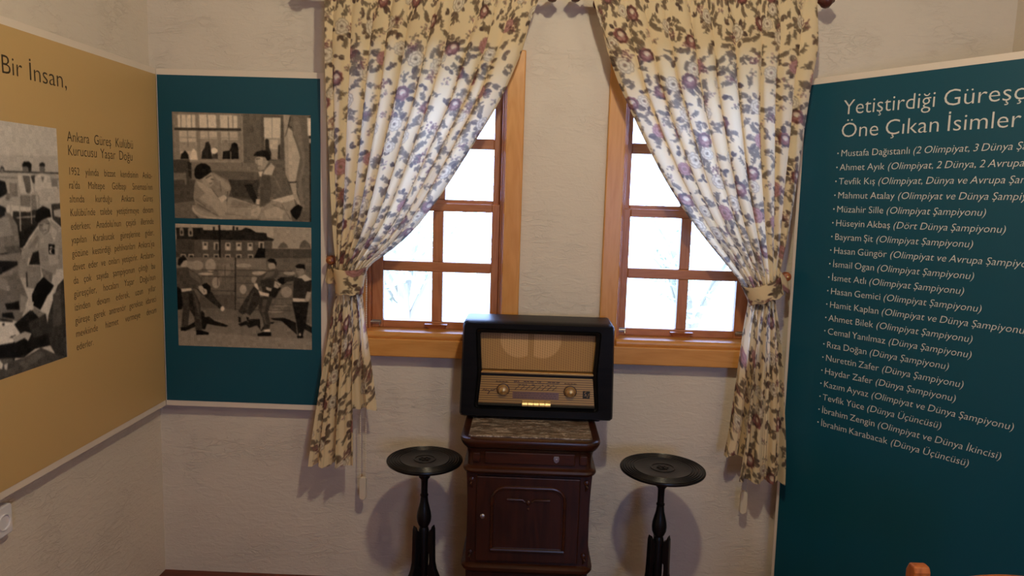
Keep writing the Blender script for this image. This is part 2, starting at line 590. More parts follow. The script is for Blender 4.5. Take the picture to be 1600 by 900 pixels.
# ------------------------------------------------------------------ windows
def window(name, x0, x1, glass, side):
    w = struct(bpy.data.objects.new(name, None))
    C.objects.link(w)
    w.location = ((x0 + x1) / 2, 0.05, WZ[0])
    ox, oy, oz = w.location
    def bx(b, a0, a1, b0, b1, c0, c1):
        b.box(a0 - ox, a1 - ox, b0 - oy, b1 - oy, c0 - oz, c1 - oz)
        return b
    # casing boards on the wall face
    cw = 0.062
    l0, l1 = x0 - cw, x1 + cw
    for a, c in ((l0, x0 + .004), (x1 - .004, l1)):
        o = bx(MB(), a, c, -0.022, 0.0, 0.995, 2.078).build('casing', M_pine, w, 0.004)
    bx(MB(), x0 + .004, x1 - .004, -0.022, 0.0, 2.008, 2.078).build('casing', M_pineh, w, 0.004)
    # stepped jamb lining
    for sgn, e in ((1, x0), (-1, x1)):
        b = MB()
        bx(b, min(e, e + sgn * .010), max(e, e + sgn * .010), -0.012, 0.19, 1.0, 2.012)
        bx(b, min(e + sgn * .010, e + sgn * .018), max(e + sgn * .010, e + sgn * .018), 0.012, 0.19, 1.0, 2.012)
        b.build('jamb', M_sash, w, 0.002)
    bx(MB(), x0 + .018, x1 - .018, 0.0, 0.19, 1.995, 2.012).build('jamb', M_sashh, w, 0.002)
    # sill: rounded upper lip over a deep apron board
    b = MB()
    f = lambda u, v, d: (d - ox, u - oy, v - oz)
    prof = [(0.19, 0.998), (-0.028, 0.998), (-0.05, 1.010), (-0.056, 1.016), (-0.058, 1.020), (-0.054, 1.024), (-0.02, 1.028), (0.19, 1.028)]
    b.prism(prof, f, l0 - .004, l1 + .004) if False else None
    b.prism([(0.19, 0.998), (-0.044, 0.998), (-0.047, 1.008), (-0.046, 1.016), (-0.038, 1.022), (0.0, 1.024), (0.19, 1.024)], f, x0 + .001, x1 - .001)
    b.build('sill', M_pineh, w, 0.003)
    bx(MB(), l0 - .002, l1 + .002, -0.058, 0.0, 0.929, 0.9985).build('sill_apron', M_pineh, w, 0.005, seg=3)
    # two sashes, two by two panes each
    g0, ga, gb, g1 = glass
    rows = [(1.053, 1.248), (1.287, 1.483), (1.528, 1.724), (1.764, 1.958)]
    s0, s1 = x0 + .0185, x1 - .0185
    def sash(nm, ya, yb, zb, zt, r):
        b = MB()
        bx(b, s0, g0, ya, yb, zb, zt)
        bx(b, g1, s1, ya, yb, zb, zt)
        o = b.build(nm, M_sash, w, 0.003)
        b = MB()
        bx(b, g0, g1, ya, yb, zb, r[0][0])
        bx(b, g0, g1, ya, yb, r[1][1], zt)
        b.build('rail', M_sashh, o, 0.003).parent = o
        bx(MB(), g0, g1, ya, yb, r[0][1], r[1][0]).build('glazing_bar', M_sashh, o, 0.003)
        b = MB()
        for a, c in r:
            bx(b, ga, gb, ya + .001, yb, a, c)
        b.build('glazing_bar', M_sash, o, 0.003)
        ym = (ya + yb) / 2
        for p0, p1 in ((g0, ga), (gb, g1)):
            for a, c in r:
                bx(MB(), p0, p1, ym - .002, ym + .002, a, c).build('glass_pane', M_glass, o)
        return o
    lo = sash('lower_sash', 0.04, 0.075, 1.0245, 1.514, rows[:2])
    hi = sash('upper_sash', 0.085, 0.12, 1.498, 1.9945, rows[2:])
    # sash lift: wedge grip on the bottom rail
    cx = (ga + gb) / 2
    b = MB()
    top, bot = 1.047, 1.020
    P_ = lambda x, y, z: (x - ox, y - oy, z - oz)
    b.hexa([P_(cx - .028, .040, top - .034), P_(cx + .028, .040, top - .034), P_(cx + .045, .040, top), P_(cx - .045, .040, top),
            P_(cx - .032, .030, top - .017), P_(cx + .032, .030, top - .017), P_(cx + .045, .014, top - .002), P_(cx - .045, .014, top - .002)])
    b.build('sash_lift', M_sashh, w, 0.002)
    for lx in side:
        b = MB()
        bx(b, lx - .018, lx + .018, 0.034, 0.040, 1.040, 1.054)
        b.tube([P_(lx - .022, .03, 1.047), P_(lx + .016, .03, 1.047)], 0.004, 8)
        b.tube([P_(lx + .014, .031, 1.047), P_(lx + .014, .024, 1.034)], 0.0028, 6)
        b.build('latch', M_steel, w, smooth=True)
    return w
window('window_1', *W1, (0.874, 1.064, 1.105, 1.291), (0.850,))
window('window_2', *W2, (1.821, 2.017, 2.056, 2.241), (1.805, 2.266))

# ------------------------------------------------------------------ lettering
_cur = {}
def _glyphs(s):
    if s in _cur:
        return _cur[s]
    c = bpy.data.curves.new('lettering', 'FONT')
    c.body = s
    c.size = 1.0
    c.resolution_u = 3
    c.offset = -0.009
    o = bpy.data.objects.new('lettering', c)
    C.objects.link(o)
    dg = bpy.context.evaluated_depsgraph_get()
    dg.update()
    me = bpy.data.meshes.new_from_object(o.evaluated_get(dg))
    v = np.array([x.co[:2] for x in me.vertices]) if len(me.vertices) else np.zeros((0, 2))
    f = [tuple(p.vertices) for p in me.polygons]
    bpy.data.objects.remove(o)
    bpy.data.curves.remove(c)
    bpy.data.meshes.remove(me)
    _cur[s] = (v, f)
    return _cur[s]
_SUB = {'ş': 's', 'ğ': 'g', 'Ş': 'S', 'İ': 'I'}
CAP = _glyphs('H')[0][:, 1].max()
XH = _glyphs('x')[0][:, 1].max()

def lettering(s):
    """2D verts, faces of one word at size 1"""
    base = ''.join(_SUB.get(ch, ch) for ch in s)
    v, f = _glyphs(base)
    v, f = [tuple(x) for x in v], list(f)
    def stroke(pts, w):
        for (xa, ya), (xb, yb) in zip(pts, pts[1:]):
            d = math.hypot(xb - xa, yb - ya)
            nx, ny = -(yb - ya) / d * w / 2, (xb - xa) / d * w / 2
            k = len(v)
            v.extend([(xa + nx, ya + ny), (xb + nx, yb + ny), (xb - nx, yb - ny), (xa - nx, ya - ny)])
            f.append((k, k + 3, k + 2, k + 1))
    for i, ch in enumerate(s):
        if ch not in _SUB:
            continue
        g = _glyphs(_SUB[ch])[0]
        mx = _glyphs(base[:i + 1])[0][:, 0].max()
        cx = mx - (g[:, 0].max() - g[:, 0].min()) / 2
        if ch in 'şŞ':
            stroke([(cx, 0.01), (cx - .01, -.06), (cx + .045, -.085), (cx + .05, -.125), (cx + .01, -.155), (cx - .06, -.15)], 0.042)
        elif ch == 'ğ':
            y = XH + .06
            stroke([(cx - .11, y + .11), (cx - .08, y + .05), (cx - .02, y + .02), (cx + .04, y + .02), (cx + .09, y + .05), (cx + .12, y + .11)], 0.05)
        else:
            y = CAP + .1
            stroke([(cx - .04, y), (cx + .04, y)], 0.09)
    return v, f

def text_width(s):
    return max(x for x, y in lettering(s)[0]) - min(0, 0)

class Sign:
    """gathers lettering laid on a plane: origin O, right R, up U, as one mesh"""
    def __init__(self, O, R, U):
        self.O, self.R, self.U = Vector(O), Vector(R), Vector(U)
        self.v, self.f = [], []
    def word(self, s, x, y, sx, sy, shear=0.0):
        v, f = lettering(s)
        k = len(self.v)
        for a, b in v:
            self.v.append(self.O + self.R * (x + (a + shear * b) * sx) + self.U * (y + b * sy))
        self.f += [tuple(i + k for i in q) for q in f]
        return max(a for a, b in v) * sx
    def line(self, words, x, y, sx, sy, right=None, gap=0.27, fit=None):
        if fit:
            sx = fit / (sum(text_width(w) for w in words) + gap * (len(words) - 1))
        ws = [text_width(w) * sx for w in words]
        g = gap * sx
        if right is not None and len(words) > 1:
            g = (right - x - sum(ws)) / (len(words) - 1)
        for w, wd in zip(words, ws):
            self.word(w, x, y, sx, sy)
            x += wd + g
    def build(self, name, m, parent):
        me = bpy.data.meshes.new(name)
        L = parent.location
        me.from_pydata([tuple(p - L) for p in self.v], [], self.f)
        me.update()
        return link(name, me, m, parent)

# ------------------------------------------------------------------ exhibition panels
def panel(name, label, O, R, z0, z1, width, sheet, border, group=None, thick=0.02):
    """O: bottom-left corner of the front face, R: unit vector to the right, front normal = R x Z"""
    O, R = Vector(O), Vector(R)
    N = R.cross(Vector((0, 0, 1)))
    t = thing(name, label, 'information panel', O, 0, group)
    U = Vector((0, 0, 1))
    def slab(nm, m, s0, s1, a0, a1, n0, n1, bev=0):
        b = MB()
        P_ = lambda s, a, n: R * s + U * (a - z0) + N * n
        b.hexa([P_(s0, a0, n0), P_(s1, a0, n0), P_(s1, a1, n0), P_(s0, a1, n0),
                P_(s0, a0, n1), P_(s1, a0, n1), P_(s1, a1, n1), P_(s0, a1, n1)])
        return b.build(nm, m, t, bev)
    slab('board', M_white, 0, width, z0, z1, -thick, 0, 0.0015)
    bl, br, bb, bt = border
    slab('printed_sheet', sheet, bl, width - br, z0 + bb, z1 - bt, 0.0002, 0.0012)
    return t, O, R, U, N
PHOTO_A = '''36 513 4 1006 -10 1002 615 505 631
27 -11 636 1002 615 1000 1012 -10 1022
38 -6 859 154 829 155 1016 -10 1022
34 503 800 1001 808 1000 1012 500 1029
50 9 17 499 10 512 441 11 449
80 40 30 169 26 168 147 43 151
80 197 23 317 22 320 145 199 149
78 347 21 471 24 472 138 348 142
72 49 177 171 174 178 436 54 440
72 201 173 323 173 328 429 206 433
68 351 172 474 174 475 425 358 429
58 54 283 169 277 178 364 55 368
55 204 243 323 239 326 360 205 351
52 356 250 473 247 474 355 357 359
40 61 30 61 150 67 150 68 29
45 101 29 101 149 105 149 106 28
40 138 27 138 148 143 148 143 27
40 252 22 255 145 261 144 258 21
40 403 26 404 140 410 140 409 25
40 436 25 436 139 441 139 441 25
45 107 176 109 330 115 330 113 175
45 258 171 260 277 266 277 264 171
45 405 174 410 345 416 345 411 174
50 51 240 174 239 174 234 51 235
50 202 235 327 234 327 229 202 231
50 351 235 475 235 475 230 352 230
20 16 149 498 139 498 162 15 173
10 54 440 59 394 74 379 88 357 104 378 113 402 116 438
84 124 445 130 378 149 338 167 358 180 444
14 206 433 211 363 233 326 239 280 260 268 274 307 277 349 288 431
24 283 431 294 324 322 323 328 429
88 325 354 323 366 316 376 306 382 295 383 286 377 279 368 277 355 279 342 286 332 296 326 307 326 317 331 323 341
10 358 429 363 358 410 347 421 320 427 284 449 269 472 289 476 331 477 425
60 416 357 417 427 422 426 422 356
55 4 447 509 441 511 460 6 466
44 133 464 619 459 618 543 272 542 140 570
55 501 29 503 451 512 450 510 28
30 497 451 499 499 503 499 502 450
28 588 149 587 163 583 175 577 181 571 181 565 175 562 164 560 150 562 136 566 124 572 118 578 118 583 124 587 135
31 641 10 803 13 807 419 642 425
76 661 34 784 30 777 416 668 419
50 719 32 717 417 721 417 723 32
55 671 223 779 219 777 416 668 419
70 701 234 762 232 761 322 705 324
16 667 419 668 241 683 226 696 240 699 312 714 360 711 418
20 758 416 763 292 778 271 779 415
58 803 2 852 4 833 128 838 621 813 549
66 833 115 865 151 921 389 904 510 885 625 838 621
37 852 -1 992 12 993 904 939 900 898 715 890 619 914 510 921 401 901 294 869 187
43 871 18 913 17 948 304 956 448 927 618 954 893 935 894 903 715 909 594 938 461 929 341 879 186
16 849 18 834 103 841 104 855 19
16 836 107 864 124 867 117 839 100
26 835 109 811 205 816 207 840 110
14 987 12 1006 12 1002 1012 989 1012
82 974 27 1002 26 1001 189 978 189
60 1001 237 1000 247 998 256 995 260 991 260 988 256 986 248 986 237 986 227 989 218 992 214 995 213 998 218 1000 226
60 843 632 891 628 894 727 922 834 916 865 874 776
12 843 637 892 630 891 620 842 628
25 0 447 119 443 132 625 97 638 84 572 1 570
14 105 463 131 474 132 619 111 595
42 76 570 91 570 94 681 82 681
34 94 536 618 543 618 610 402 616
22 402 620 622 615 606 784 428 784
12 514 667 570 653 608 796 585 839 559 786
56 371 804 409 781 484 807 577 846 648 867 656 982 349 1000 179 992 133 933 130 875
40 407 879 558 880 558 873 408 872
42 237 932 481 960 482 954 237 926
48 427 808 577 848 558 876 408 863
50 163 624 290 554 364 612 402 634 419 697 392 804 383 912 359 967 321 975 256 947 164 902 141 800 149 691
62 167 642 241 676 324 794 295 825 231 761 180 690
58 285 566 355 618 410 670 415 718 386 731 336 661
36 266 702 321 797 327 791 272 696
34 166 863 263 933 267 924 170 855
38 152 815 226 885 231 878 156 808
38 333 637 341 733 347 732 339 636
30 389 731 381 828 388 828 396 731
60 269 699 333 830 380 828 383 912 359 964 323 965 280 892 183 810
38 180 887 320 972 323 965 183 879
72 322 794 367 766 388 794 344 844
58 200 626 272 552 290 596 290 662 274 690 250 695 223 676
66 233 622 271 584 280 638 260 663
20 234 619 277 587 274 581 232 613
24 270 625 291 628 292 619 271 616
30 259 666 280 659 279 654 258 660
7 152 594 153 534 171 495 203 474 240 477 268 506 278 552 243 585 210 616 186 627 163 618
35 651 560 722 498 778 550 824 621 868 728 860 755 710 805 672 824 626 874 608 796 617 688
29 642 573 704 571 710 721 695 806 629 874 630 723
42 725 580 780 722 791 715 736 572
67 651 561 667 518 711 454 739 489 714 567
58 594 418 611 399 672 385 693 445 661 515 630 528 614 513 612 471 596 454
68 611 411 653 404 647 482 621 501
24 601 425 631 419 631 412 601 417
30 614 486 636 486 636 479 614 480
9 581 390 602 354 649 335 691 346 704 384 702 426 683 433 669 400 611 394
76 618 538 651 533 639 585 626 579
72 705 803 868 742 877 788 832 816 785 824
54 648 873 709 808 794 826 877 790 883 842 845 909 860 995 625 996 606 943
62 652 903 756 852 803 910 783 971 670 975
42 708 845 830 901 832 893 710 837
40 782 841 846 983 852 979 787 837
64 562 906 615 862 633 904 604 965 559 961
40 577 932 605 919 604 915 576 928
72 599 797 627 798 621 847 598 845
7 845 897 874 860 907 835 937 860 917 943 892 986 859 945
66 130 885 157 932 199 969 349 988 236 996 156 956 130 921'''
PHOTO_B = '''62 -8 -9 1011 -15 1009 248 -17 279
56 721 6 1011 -3 1010 170 719 179
30 7 120 715 111 707 257 3 278
12 5 33 205 28 207 47 484 39 517 16 554 25 594 52 669 55 675 85 727 103 720 116 9 127
24 4 128 138 130 140 274 -1 278
50 33 43 47 25 61 43 62 97 34 97
50 95 42 113 21 130 37 130 100 96 102
14 55 70 54 78 52 84 49 87 45 87 42 84 40 78 40 71 41 63 43 58 46 54 50 54 52 57 54 63
14 121 73 121 81 118 86 115 90 112 90 109 87 107 81 106 74 107 66 110 60 113 57 116 57 119 60 121 66
10 279 18 291 18 291 44 278 45
10 423 8 437 8 436 40 422 41
10 448 16 463 15 463 39 448 40
64 199 143 238 142 237 204 198 205
22 210 152 229 152 229 171 209 171
76 209 174 227 173 222 197 213 198
64 282 143 321 142 320 204 281 205
22 293 152 312 151 311 204 292 205
18 310 173 309 180 306 186 302 190 299 190 295 187 293 181 292 174 293 166 296 160 299 157 303 157 307 160 309 166
64 366 143 405 142 404 204 365 205
22 377 152 396 151 396 171 376 171
76 376 174 394 173 389 197 380 197
64 447 140 486 139 485 201 446 203
22 458 150 477 149 477 168 457 169
76 457 171 474 171 470 195 461 195
64 530 138 569 137 568 199 529 200
22 541 147 560 147 560 166 540 166
76 540 169 557 168 553 192 544 192
64 612 127 651 126 650 188 611 189
22 623 136 642 136 641 188 622 189
18 639 157 638 165 636 171 633 174 629 174 625 171 623 165 622 158 623 151 626 145 629 141 633 141 636 144 639 150
62 35 246 74 245 73 276 34 277
16 41 255 67 255 66 276 41 277
62 94 244 133 243 132 274 93 275
16 101 254 126 253 126 274 100 275
62 202 241 241 240 240 271 202 272
16 209 250 234 250 234 271 208 272
62 280 239 319 237 318 269 279 270
16 286 248 312 247 312 269 286 270
62 364 236 403 235 403 266 364 267
16 371 245 396 245 396 266 370 267
62 445 234 484 233 484 264 445 265
16 452 243 477 242 477 264 451 265
62 532 231 570 230 570 261 531 262
16 538 240 564 240 564 261 538 262
7 319 3 333 2 332 268 319 269
26 656 181 1004 171 1004 248 655 259
34 751 174 773 136 795 123 822 146 827 172
34 908 170 924 119 951 100 983 129 997 167
6 575 259 611 176 659 180 658 256
36 3 273 1004 248 1002 714 3 704
42 3 273 437 260 435 361 0 374
44 448 271 664 264 663 354 446 360
58 203 332 198 349 184 363 165 371 143 371 123 364 110 351 106 335 111 318 125 304 145 296 166 296 186 303 199 315
60 293 329 289 353 278 373 262 384 244 384 229 374 219 355 215 332 220 308 231 288 247 277 264 276 279 287 290 305
66 274 399 269 404 253 408 230 411 205 412 183 410 167 407 162 403 167 398 183 394 206 391 231 390 253 391 269 395
58 323 470 319 489 310 506 298 515 284 515 272 507 264 491 262 471 265 452 274 436 286 426 300 426 312 434 320 450
54 133 334 129 350 120 363 107 370 92 370 80 364 71 352 68 336 72 320 81 308 94 300 109 300 122 306 130 319
62 518 516 515 533 508 546 497 554 486 555 475 547 468 534 466 518 469 501 476 488 487 480 499 479 509 487 516 500
58 558 321 552 329 536 335 512 339 485 340 461 337 445 332 439 325 445 317 462 311 486 307 512 306 536 309 552 314
62 679 380 673 387 656 393 632 397 605 398 582 396 565 390 559 383 565 376 582 370 606 366 632 365 656 367 673 373
54 597 434 594 447 588 457 579 463 570 464 561 458 555 448 553 435 556 422 562 411 570 405 580 405 589 411 595 421
54 854 527 849 547 838 563 821 572 803 573 786 565 775 549 771 530 775 510 787 494 804 485 822 484 839 492 850 508
58 879 371 875 379 863 385 845 389 826 389 808 386 797 381 792 374 797 366 809 360 826 357 845 356 863 359 875 364
50 789 685 782 692 764 698 738 702 709 703 683 701 665 696 658 689 665 681 683 675 709 671 738 670 765 672 783 677
46 822 636 817 642 802 648 780 651 755 652 734 650 719 645 713 639 719 633 734 627 756 624 780 623 802 625 817 630
46 408 362 404 383 391 400 374 409 354 410 337 401 325 385 322 364 326 343 339 326 356 317 376 316 393 325 404 341
42 342 388 339 424 335 453 328 470 321 470 316 454 312 425 311 389 314 352 318 323 325 306 332 306 337 322 341 351
44 277 641 273 647 261 653 243 656 224 657 206 655 194 650 190 644 195 637 207 632 224 629 244 628 261 630 273 635
22 186 371 435 369 435 363 186 365
22 185 425 434 422 434 416 185 419
22 182 539 432 536 432 530 182 533
22 181 575 431 572 431 566 181 569
22 180 629 430 626 430 620 180 623
24 446 363 857 361 857 355 446 357
24 445 414 857 411 857 405 445 408
24 444 471 856 468 857 462 444 465
24 442 591 855 587 855 582 442 585
24 441 639 855 635 855 629 441 633
24 440 687 854 683 855 677 440 681
24 439 720 854 716 854 711 440 714
14 435 263 444 262 436 690 427 690
30 303 329 301 497 308 496 309 329
30 357 327 356 495 362 495 364 327
30 170 573 431 564 429 684 168 680
43 3 698 1007 713 1005 1012 -6 1022
38 3 698 1007 713 1007 785 1 770
49 -2 866 611 905 1001 905 1000 1012 -6 1022
8 20 871 121 802 183 704 201 721 201 757 237 750 274 785 328 801 377 820 361 832 284 823 219 811 201 861 131 837 53 878
10 449 803 548 758 613 759 618 851 657 784 723 776 711 792 679 796 623 860 591 810 530 834 509 807 470 824
8 690 747 788 740 832 755 881 777 888 878 831 821 777 769 712 761
10 941 775 1001 811 1001 863 935 823
6 -4 494 32 535 43 649 34 697 -2 704
26 0 362 84 350 132 388 190 434 192 476 144 528 32 527 -4 512
34 89 371 142 400 184 452 173 477 109 431
62 36 325 53 295 80 290 84 330 65 351 37 351
8 12 333 15 287 38 267 70 269 82 292 56 300 41 325 25 343
20 34 555 128 538 171 644 182 860 132 871 122 754 93 683 74 842 25 843 41 697
13 84 563 116 562 133 741 122 754 89 695
27 127 574 153 621 166 740 155 741
72 32 529 109 521 108 541 36 555
5 19 847 59 842 62 870 20 877
5 135 867 174 866 230 884 228 901 134 906
14 139 520 187 536 258 546 294 611 337 663 320 685 256 632 181 566
66 161 501 188 500 226 532 223 565 197 574 166 537
6 186 491 222 473 253 504 249 558 230 565 221 529 199 518
40 192 528 203 555 209 552 198 525
76 352 682 350 691 346 699 339 703 333 703 327 699 323 692 321 683 323 673 327 666 334 661 340 661 346 665 350 672
26 673 366 744 339 757 389 732 418 661 468 612 493 585 452 599 416
18 618 439 716 418 764 458 714 555 638 540
36 673 372 728 358 716 400 640 426
58 680 300 728 290 732 337 697 347 680 332
8 671 277 694 257 729 263 742 292 739 322 725 298 691 289
74 572 467 596 464 610 518 587 516
17 572 488 619 535 607 631 540 731 505 708 483 730 453 698 507 598
25 551 549 573 536 527 681 506 682
36 448 707 481 718 480 790 449 785
10 452 743 472 749 471 790 454 789
40 487 718 533 729 526 791 504 765
10 510 741 531 747 523 789
10 660 557 726 483 775 494 730 579 616 588
6 743 429 776 408 808 412 815 447 786 467 764 458
62 727 438 775 464 750 502 719 491
36 737 461 754 484 759 481 741 457
76 604 523 638 536 684 544 681 573 616 559
64 661 491 704 502 698 526 666 515
20 616 576 714 567 674 700 692 795 680 846 645 847 633 749 602 679
29 638 594 670 593 647 701 662 796 651 797 627 702
78 643 845 687 836 689 863 645 868
5 593 880 634 863 695 861 695 895 595 899
15 868 407 949 393 1000 427 995 511 959 574 858 584
18 797 410 870 393 881 433 797 448
70 889 409 949 379 1000 420 949 438 927 412
50 883 329 936 319 946 369 909 399 888 373
7 879 312 907 294 948 300 953 345 935 331 890 333
28 890 350 912 349 912 343 890 344
72 858 575 949 578 949 603 864 608
58 965 518 995 523 988 571 962 637 934 646 948 584
9 853 606 977 602 954 787 932 877 894 878 886 789
5 886 887 927 859 936 902 891 906
60 919 874 918 879 915 883 912 886 908 886 904 884 902 880 901 874 902 869 904 865 908 863 912 862 915 865 918 869'''
PHOTO_L = '''62 0 130 640 130 640 192 0 200
18 0 192 640 191 640 197 0 199
56 0 199 640 197 640 360 0 380
14 0 345 640 330 640 1000 0 1000
60 40 240 150 240 155 330 45 335
40 60 255 140 250 135 300 70 305
44 120 430 200 405 280 410 340 560 330 770 90 790 80 560
36 210 470 300 520 320 760 230 780
46 185 370 240 365 245 420 215 440 190 420
8 176 395 172 345 205 318 240 330 252 372 238 380 190 378
66 385 395 440 370 490 372 540 480 520 650 380 660 370 500
40 430 380 470 380 455 460 440 460
42 415 330 462 328 465 372 440 392 418 370
9 408 345 405 300 440 282 470 300 468 340 460 318 420 322
74 0 650 280 690 420 850 230 1000 0 1000
10 90 740 130 735 125 760 95 765
30 300 780 520 690 650 880 600 1000 330 1000
20 420 820 560 760 600 860 470 920
64 609 130 1008 120 1008 189 603 194
18 603 191 1008 188 1008 194 603 198
60 603 199 1013 195 1005 362 590 329
42 601 219 1010 219 1011 214 601 214
18 642 186 640 192 635 196 630 199 624 199 619 198 616 194 616 188 618 182 621 177 627 174 632 174 639 177 642 182
40 637 192 635 196 634 199 629 201 626 202 622 199 619 196 619 194 621 189 622 186 627 183 630 183 634 185 637 188
9 600 226 643 233 655 278 593 301
40 650 272 676 284 665 307 639 301
44 666 236 716 238 713 292 666 292
70 720 208 760 196 804 202 822 276 731 278
34 752 207 799 208 802 266 767 263
9 752 164 765 151 799 149 815 160 809 188 791 191 788 170
38 789 179 788 185 781 191 775 194 767 194 760 191 755 186 754 180 757 173 762 168 768 165 776 164 784 167 788 171
8 752 173 755 160 778 154 793 160 789 171 778 168
30 799 267 797 272 793 275 786 278 780 278 773 275 768 272 768 267 770 263 775 260 781 258 788 258 794 260 799 263
42 731 284 830 284 836 381 784 374 729 329
22 804 208 835 202 828 239 815 233
70 831 211 877 196 937 205 943 256 827 266
36 903 177 901 185 895 192 887 195 878 195 872 192 867 186 865 179 867 171 874 165 882 162 890 161 898 164 901 170
12 864 167 867 155 888 148 906 155 904 167 885 164
40 872 207 896 207 883 232
66 840 264 1010 258 1010 326 841 321
45 943 222 987 220 990 257 947 258
72 987 253 984 256 977 258 968 258 956 258 947 258 940 256 938 254 942 251 948 250 958 248 969 248 979 248 985 251
14 681 343 833 346 836 409 734 486 712 527 645 523
72 645 322 797 334 788 353 652 346
60 721 290 716 430 724 430 729 290
55 794 284 791 402 797 402 802 284
58 663 295 663 355 669 355 669 295
58 700 377 825 374 825 369 700 372
52 843 284 844 334 854 334 853 282
20 924 322 1013 319 1008 428 940 387
62 924 322 927 380 937 380 935 322
60 950 349 1011 343 1010 383 953 374
42 580 341 663 356 702 405 712 490 647 505 566 511
50 579 365 650 372 671 440 571 446
30 613 484 705 484 721 521 645 523
9 583 318 630 331 630 363 577 381
56 921 387 1002 430 1005 549 708 527 752 487 831 422 872 453 921 440
66 927 412 969 440 943 479 924 458
44 752 505 828 448 838 461 780 533
46 833 459 817 535 825 536 841 461
44 836 397 900 383 924 406 912 439 874 453 843 430
58 864 403 906 399 898 437 870 446
22 848 412 874 409 874 406 848 408
22 887 406 912 406 912 402 887 403
30 867 434 893 433 893 428 865 431
5 817 384 831 347 875 329 922 344 930 377 898 381 862 390 833 403
5 901 490 945 496 943 541 898 535
76 935 517 932 523 929 527 922 529 916 529 909 526 906 520 904 514 906 508 911 504 917 502 924 502 930 505 934 511
5 938 517 937 521 934 526 929 527 922 526 917 524 914 520 912 516 914 510 919 507 924 505 930 505 935 508 938 513
76 937 520 937 521 935 523 934 523 930 523 929 521 929 520 929 518 929 517 930 516 932 516 934 516 935 516 937 517
9 713 430 827 403 742 487 707 502
52 707 495 1000 514 997 610 927 626 841 581 807 570
9 791 520 830 514 835 573 760 567
40 840 585 922 619 909 656 853 628
60 890 507 964 513 969 578 904 585
5 898 507 942 513 942 538 900 533
76 934 524 930 527 927 530 921 532 916 532 909 530 906 526 904 523 906 518 911 516 917 514 922 514 929 517 932 520
5 937 524 935 527 932 529 927 530 922 530 919 527 916 526 914 523 916 520 919 517 924 516 929 517 932 518 935 520
44 558 514 710 514 699 645 549 606
8 556 533 690 547 690 563 549 597
46 737 570 835 575 840 625 786 669 734 657
50 707 526 770 511 744 583 731 645 687 645 692 591
64 689 614 737 617 728 654 687 648
10 739 595 739 656 747 657 747 595
38 549 606 686 589 744 700 687 793 536 749
48 549 594 618 613 632 662 546 634
6 598 705 637 708 684 705 687 743 608 731
6 579 740 642 746 652 775 577 755
50 695 681 741 700 716 758 689 753
80 517 761 639 786 694 832 634 867 509 864
10 590 787 588 789 587 790 583 792 580 792 579 789 577 787 575 784 577 781 579 780 582 780 585 780 588 781 590 784
10 616 846 653 842 652 838 614 843
10 622 838 630 849 635 848 627 838
8 647 796 757 752 856 784 872 858 877 925 773 919 694 941 504 907 509 858 634 867 681 838
4 806 651 853 626 925 671 865 728 820 762 770 736 770 691
76 930 678 882 790 823 762 874 710
72 747 713 781 724 762 759 741 744
42 778 744 848 783 815 799 770 761
70 947 601 994 606 979 644 927 666
19 874 793 950 674 1002 647 995 1004 924 990 877 925 861 843
27 914 709 971 690 969 848 903 851
18 733 804 856 784 867 870 768 873
62 632 849 710 835 754 851 728 879 708 861 645 870
25 501 941 571 939 700 941 812 922 925 975 997 1003 995 1015 496 1004
33 661 957 801 935 841 957 697 990
80 538 907 567 941 559 959 535 948
72 572 944 595 942 588 969 575 963'''
M_photo = vcol_mat('photographic_print', 0.5, spec=0.14)
def photo(root, data, O, R, U, N, s0, s1, z0, z1, n=0.0018, warm=(1.04, .88, .68), base=46, w=300, lab=None):
    """paint a black-and-white photograph on a fine mesh; data lines: tone x y x y ... (thousandths)"""
    h = int(w * (z1 - z0) / (s1 - s0))
    ra = Raster(w, h, (base / 100,) * 3)
    for ln in data.strip().split('\n'):
        q = [int(x) for x in ln.split()]
        pts = [(q[i] * w / 1000, q[i + 1] * h / 1000) for i in range(1, len(q), 2)]
        ra.poly(pts, (q[0] / 100,) * 3)
    ra.blur(2)
    rg = np.random.RandomState(4)
    g1 = rg.normal(0, .022, (h, w, 1))
    lo = rg.normal(0, 1, (h // 7 + 2, w // 7 + 2))
    lo = np.kron(lo, np.ones((7, 7)))[:h, :w, None] * .016
    g = np.clip(ra.a[..., :1] + g1 + lo, 0.02, 1)
    col = np.clip(g, 0, 1) ** 2.0 * np.array(warm) * 1.3
    X = np.linspace(s0, s1, w)
    Z = np.linspace(z1, z0, h)
    V = np.array(R)[None, None] * X[None, :, None] + np.array(U)[None, None] * (Z[:, None, None] - O.z) + np.array(N)[None, None] * n
    me = grid_mesh('photograph_print', V, col)
    o = link('photograph_print', me, M_photo, root)
    if lab:
        o['label'] = lab
    return o

# the ochre panel on the left wall (front face x = 0.05)
Z0, Z1 = 0.7047, 1.9744
t, O, R, U, N = panel('exhibition_panel', 'ochre yellow text panel with a seaside photograph on the left wall',
                      (0.05, -1.95, Z0), (0, 1, 0), Z0, Z1, 1.9, M_gold, (.02, .0035, .022, .022))
Y0 = -1.95
photo(t, PHOTO_L, O, R, U, N, -1.25 - Y0, -0.633 - Y0, 1.028, 1.705, base=70, warm=(1, .92, .84), w=330,
      lab='black and white photograph of people sitting at seaside tables')
sg = Sign(O + N * .0018, R, U)
sg.line(['Bir'], -.846 - Y0, 1.828 - Z0, .06, .0705, fit=.082)
sg.line(['İnsan,'], -.741 - Y0, 1.826 - Z0, .06, .0705, fit=.166)
sg.build('title_text', M_inkd, t)
sg = Sign(O + N * .0018, R, U)
sg.line('Ankara Güreş Kulübü'.split(), -.586 - Y0, 1.6725 - Z0, .0385, .0445, right=-.225 - Y0)
sg.line('Kurucusu Yaşar Doğu'.split(), -.586 - Y0, 1.6315 - Z0, .0385, .0445, right=-.231 - Y0)
